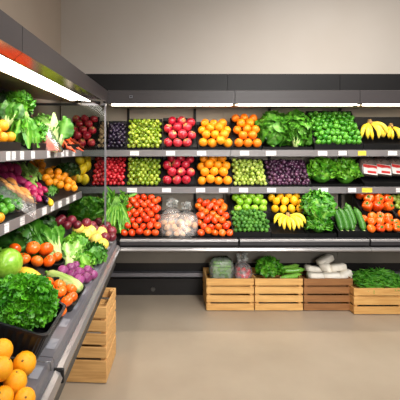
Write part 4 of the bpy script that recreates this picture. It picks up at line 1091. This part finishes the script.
# ------------------------------------------------------------------ side case, lower shelf
put_side('sweet', 's2', [(2, 170, 5, 'innermost', .03), (8, 168, 5, 'topmost', .035), (16, 170, 5, 'third from the edge', .03), (10, 178, 5, 'below the topmost', .02), (18, 180, 5, 'end one', .01), (3, 178, 5, 'front innermost', .02), (22, 182, 4.5, 'outermost', .005)],
         'purple sweet potato on the lower side shelf', 'sweet potatoes', rot=(0.1, 0.5, -.6), seed=14)
put_side('radish', 's2', [(31, 179.5, 3.6, 'topmost', .03), (28, 186, 4, 'inner', .03), (33, 189, 4, 'middle', .03), (38, 187, 4, 'upper', .02), (39, 193, 4, 'outer', .015), (34, 195, 4, 'front', .015), (44, 190, 3.5, 'outermost', .01), (38, 199, 3.5, 'lowest', .005), (27, 190, 3.5, 'beside the carrots', .03)],
         'magenta radish on the lower side shelf', 'radishes', rot=(0.2, 0.5, -.5), seed=15)
# pea pods
def mk_pod(i):
    rg = random.Random(i + 40); p, rd = bean_tube(.085, rg.uniform(-.012, .016), .0125)
    return MB().tube(p, rd, 6).build('pea_pod', M['pea'])
KPod = Kind(mk_pod, 3, 'pea pod')
rng = random.Random(6)
for k in range(85):
    u, v = rng.random(), rng.uniform(-1, 1)
    px, py = 17 + 21 * u + 5 * v, 160 + 20 * u - 5 * v
    p = PL(px, py, 's2', .045 + rng.random() * .03)
    KPod.put(p, (rng.uniform(-.3, .3), .4 + rng.uniform(-.2, .2), -.7 + rng.uniform(-.5, .5)), rng.uniform(.8, 1.1), 'pale green pea pod in the heap beside the radishes', 'pea pods')
MP, MR = [], []
MND = [(31, 165, 4.2), (37, 163, 4.2), (42, 165, 4), (35, 170, 4.2), (42, 171, 4.2), (48, 171.5, 4.2), (53, 169.5, 3.8), (40, 160, 3.8), (46, 178, 4.2), (52, 176, 4.2), (58, 177, 4.2), (57, 173, 3.8), (63, 179, 4.2), (65, 175.5, 3.8), (49, 182, 4), (55, 182.5, 4), (61, 185, 4), (68, 181, 4.2), (72, 184, 4), (67, 187, 4), (74, 188, 3.6), (73, 179, 3.8)]
for k, (px, py, r) in enumerate(MND):
    p = PL(px, py, 's2', .05 + .02 * (k % 3)); MP.append(p); MR.append(rpx(r, p))
for k, (p, rr) in enumerate(zip(relax(MP, MR, lambda p, q: p), MR)):
    K['mandarin'].put(p, (rng.uniform(-1, 1), rng.uniform(-1, 1), 0), rr, 'small mandarin heaped on the lower side shelf beside pea pods', 'mandarins')
mt = PL(66, 186, 's2', .01)
leafy('avocado_greens', M['l_dark'], PL(67, 172, 's2', .08), (.11, .14, .075), 130, .06, .05, 'dark green kale heap behind the mandarins', 'kale', None, .6, .3, 3, 81, core=M['l_dark'], rib=.3)
leafy('herb_bunch', M['l_mid'], PL(52, 191, 's2', .01), (.035, .10, .03), 160, .07, .010, 'fine green herb bundle between the radishes and mandarins', 'herbs', None, .8, .1, 2, 82, core=M['l_mid'], up=-.1, ck=.4, bend=.3)
# aubergine and small yellow courgette
for nm, mk, px, py, lab, cat in (('aubergine', 'egg', 45, 199, 'small dark aubergine below the radishes', 'aubergine'), ('yellow_courgette', 'lemon', 49, 201.5, 'small curved yellow courgette by the shelf rail', 'courgette')):
    p = PL(px, py, 's2', .018)
    o = MB().tube([(-.05, 0, 0), (-.045, 0, 0), (-.02, .004, 0), (.02, .004, 0), (.045, -.002, 0), (.052, -.004, 0)], [.006, .012, .016, .019, .014, .004], 10).build(nm, M[mk]); o.location = p; o.rotation_euler = (0, .3, -.9)
    tag(o, lab + ', lower side shelf', cat)
    MB().tube([(-.05, 0, 0), (-.062, 0, .003)], [.006, .005], 6).build('stalk', M['calyx'], o)
# pale carrots in a clear bag
put_side('peach', 's2', [(3, 184, 4.5, 'innermost', .03), (9, 189, 4.5, 'second', .03), (15, 190, 4.5, 'third', .025), (20, 196, 4.5, 'fourth', .015), (27, 199, 4.5, 'end one', .01), (24, 192, 4, 'upper one', .03), (12, 183, 4, 'rear one', .03)],
         'peach coloured carrot in the open clear bag', 'peach carrots', rot=(0.1, 0.4, -.55), seed=17)
bgp = PL(24, 201, 's2', .06)
rng = random.Random(12); m = MB(); rows = []
for i in range(9):
    row = []
    for j in range(7):
        px, py = -6 + 42 * i / 8, 181 + 26 * i / 8 + (j - 3) * 4.2
        row.append(PL(px, py, 's2', .095 - .006 * abs(j - 3) ** 1.5 - .004 * i + rng.uniform(-.006, .006)))
    rows.append(row)
v = [p for r in rows for p in r]; fs = [(i * 7 + j, i * 7 + j + 1, (i + 1) * 7 + j + 1, (i + 1) * 7 + j) for i in range(8) for j in range(6)]
tag(m.add(v, fs).build('produce_bag', M['bag'], None, True, bgp), 'clear crinkled bag over the peach coloured carrots', 'bag')
# limes in a clear punnet
LM = [(3, 191, 4.6), (8, 194, 4.6), (2, 199, 4.6), (13, 197, 4.4), (7, 202, 4.8), (1, 207, 4.6), (14, 203, 4.4), (10, 208, 4.8), (18, 201, 4.2), (19, 206, 4.2), (-4, 196, 4.6), (4, 211, 4.2)]
for k, (px, py, r) in enumerate(LM):
    p = PL(px, py, 's2', .045); K['lime'].put(p, (k, k * 2, 0), rpx(r, p), 'dark green lime in the clear punnet on the lower side shelf', 'limes in the punnet')
a, c = PL(-12, 218, 's2', .0), PL(22, 211, 's2', .0); d = PL(10, 190, 's2', .0); 
root = tag(empty('clear_punnet', a.lerp(c, .5)), 'open clear plastic punnet of dark green limes', 'punnet')
up = Vector((0.02, 0, .05)); e = d - c; e.y *= 0.3; bq = a + e; dq = c + e
MB().quad(a, c, c + up, a + up).build('front_side', M['shell'], root, False, root.location)
MB().quad(c, dq, dq + up, c + up).build('end_side', M['shell'], root, False, root.location)
MB().quad(bq, dq, dq + up, bq + up).build('rear_side', M['shell'], root, False, root.location)
MB().quad(a, c, dq, bq).build('base', M['shell'], root, False, root.location)
put_side('mandarin', 's2', [(-1, 218, 5.5, '', .0)], 'single mandarin at the picture edge, below the limes', None, seed=3)

# ------------------------------------------------------------------ side case, upper shelf
put_side('orange', 's1', [(2, 126, 6.5, 'top one', .055), (10, 137, 5.5, 'outer one', .01), (2, 137.5, 6, 'lower one at the picture edge', .015), (-5, 131, 6, 'half cut by the picture edge', .04)],
         'orange on the upper side shelf', 'oranges on the upper side shelf', seed=18)
def tray_s1(y0, y1, label):
    root = tag(empty('produce_tray', (fx_sh((y0 + y1) / 2) - .01, (y0 + y1) / 2, Z1)), label, 'tray', 'trays on the upper side shelf')
    skew(fx_sh, y0, y1, [(.004, Z1 + .004), (.004, Z1 + .05), (.010, Z1 + .05), (.010, Z1 + .01)]).build('front_wall', M['plastic'], root, False, root.location)
    skew(fx_sh, y0, y1, [(.010, Z1 + .006), (.010, Z1 + .012), (.2, Z1 + .012 + .19 * S1S), (.2, Z1 + .006 + .19 * S1S)]).build('bed', M['plastic'], root, False, root.location)
tray_s1(1.5, 1.86, 'black tray under the oranges, upper side shelf')
tray_s1(2.0, 2.3, 'black tray under the lettuce, upper side shelf')
tray_s1(2.55, 2.88, 'black tray under the carrots, upper side shelf')
leafy('savoy_greens', M['l_dark'], Vector((xp(8, 2.2), 2.2, zy(116, 2.2))), (.12, .16, .14), 80, .14, .10, 'dark leaves at the back of the upper side shelf', 'leafy greens', None, .7, .15, 2, 91, core=M['l_dark'])
bunch('bok_choy', M['l_mid'], Vector((xp(4, 1.9), 1.9, zy(128, 1.9))), (.0, .1, 1), 14, .15, .065, 'small bok choy fan behind the upper oranges', 'bok choy', 0.55, 92, M['stalkw'], 0.5, .08, .35, rs=.009)
for i, (px, py, lab) in enumerate([(17, 126, 'upper dark broccoli behind the oranges'), (19, 137, 'lower dark broccoli beside the oranges')]):
    leafy('broccoli', M['l_dark'], PL(px, py, 's1', .03), (.05, .05, .05), 110, .024, .022, lab, 'broccoli', None, .4, .35, 3, 93 + i, core=M['l_dark'], nu=3, nv=3, lo=-.6)
leafy('lettuce_bouquet', M['l_bright'], Vector((xp(21, 2.05), 2.05, zy(106, 2.05))), (.06, .08, .075), 130, .085, .055, 'tall bright lettuce rising near the canopy, upper side shelf', 'lettuce', None, .5, .3, 4, 95, core=M['l_bright'], nv=5, rib=.6)
bunch('hanging_lettuce', M['l_bright'], Vector((xp(24, 2.02), 2.02, zy(110, 2.02))), (.03, -.02, -1), 22, .21, .055, 'long bright leaves hanging below the tall lettuce', 'lettuce', 0.4, 96, M['l_pale'], .3, .2, .2, face=(.7, -.7, .2), rs=.006)
leafy('green_lettuce', M['l_bright'], Vector((xp(36, 2.2), 2.2, zy(135, 2.2))), (.06, .09, .085), 90, .10, .075, 'loose green lettuce between the hanging leaves and pink wedge', 'lettuce', None, .6, .22, 3, 97, core=M['l_mid'])
# pink wrapped wedge
p = Vector((xp(49, 2.27), 2.27, zy(141, 2.27)))
root = tag(empty('melon_wedge', p, (0, 0, 0)), 'pink melon wedge in cloudy wrap, upper side shelf', 'melon wedge')
for nm, k, mt in (('flesh', 1.25, 'pinkf'), ('wrap', 1.38, 'bag')):
    tri = [(-.035, .075), (-.02, .078), (.062, -.042), (.058, -.052), (-.040, -.052)]
    MB().rings([[(x * k * .8, .055, z * k) for x, z in tri], [(x * k, .03, z * k) for x, z in tri], [(x * k, -.04 * k, z * k) for x, z in tri], [(x * k * .85, -.055 * k, z * k * .9) for x, z in tri]]).build(nm, M[mt], root, mt != 'pinkf')
leafy('frosted_greens', M['l_pale'], Vector((xp(43, 2.4), 2.4, zy(126, 2.4))), (.06, .08, .07), 40, .12, .08, 'pale wrapped leaves behind the pink wedge', 'leafy greens', None, .8, .12, 2, 98, core=M['l_mid'])
# white stalk and leaf
p = Vector((xp(58, 2.42), 2.42, zy(146, 2.42)))
root = bunch('chinese_cabbage', M['l_mid'], p, (.14, .25, 1), 5, .22, .12, 'upright cabbage with a broad green leaf, beside the carrots', 'cabbage', 0.45, 99, M['stalkw'], .35, .1, .3, face=(.6, -.8, .1), rs=.012)
m = MB(); m.leaf(p + Vector((-.01, -.06, -.01)), (-.02, 0.1, 1), (.5, -.85, .1), .24, .062, .05, .04, 2, .25, 8, 4, .95, rib=1.0)
m.build('pale_stalk', M['stalkw'], root, True, root.location)
for k, (px, py, dz) in enumerate([(67, 140, .03), (70, 143, .02), (73, 145, .01), (76, 147, .005), (66, 147, .01), (70, 148, .005), (64, 143, .03), (68, 136, .05), (73, 141, .03), (77, 144, .012)]):
    pq = PL(px, py, 's1', .012 + dz)
    K['carrot'].put(pq, (0, .45 + .1 * math.sin(k * 3), -.5 + .5 * math.sin(k * 5)), .062, 'red-orange carrot in the heap beside the glass, upper side shelf', 'carrots on the upper side shelf')

# ------------------------------------------------------------------ light and camera
w = bpy.data.worlds.new('World'); S.world = w; w.use_nodes = True
w.node_tree.nodes['Background'].inputs[0].default_value = (1.0, 0.965, 0.92, 1); w.node_tree.nodes['Background'].inputs[1].default_value = 0.27
def area(name, loc, size, power, target, col=(1, .97, .93), sy=None, spread=180):
    l = bpy.data.lights.new(name, 'AREA'); l.energy = power; l.size = size; l.color = col; l.spread = math.radians(spread)
    if sy: l.shape = 'RECTANGLE'; l.size_y = sy
    o = bpy.data.objects.new(name, l); COL.objects.link(o); o.location = loc
    o.rotation_euler = (Vector(target) - Vector(loc)).to_track_quat('-Z', 'Y').to_euler()
    return o
area('ceiling_light', (1.9, 1.9, 3.3), 1.6, 66, (1.9, 2.2, 0), sy=1.6)
area('shelf_fill', (1.4, 0.0, 2.5), 1.2, 17, (1.0, 3.4, 0.75), sy=1.0, spread=70)  # added fill, narrowed to brighten the back case produce, not a shop fixture
area('side_case_fill', (0.9, 0.9, 2.5), 0.9, 12, (-0.9, 2.0, 0.95), sy=0.9, spread=80)  # extra unseen fill that lifts the side case produce
area('low_front_fill', (1.0, -1.3, 1.7), 1.4, 9, (0.8, 3.2, 0.55), sy=0.8, spread=60)  # added frontal fill from behind the camera, reaches crates under the deck
cam = bpy.data.cameras.new('camera'); co = bpy.data.objects.new('camera', cam); COL.objects.link(co)
co.location = (0, 0, H); co.rotation_euler = (PI / 2, 0, 0)
cam.sensor_width = 36; cam.lens = 36 * F / 400; cam.shift_x = (200 - CX) / 400; cam.shift_y = -(200 - CY) / 400; cam.clip_start = 0.02
S.camera = co
S.cycles.sample_clamp_indirect = 2.0
S.view_settings.view_transform = 'Standard'; S.view_settings.look = 'None'; S.view_settings.exposure = 0.0
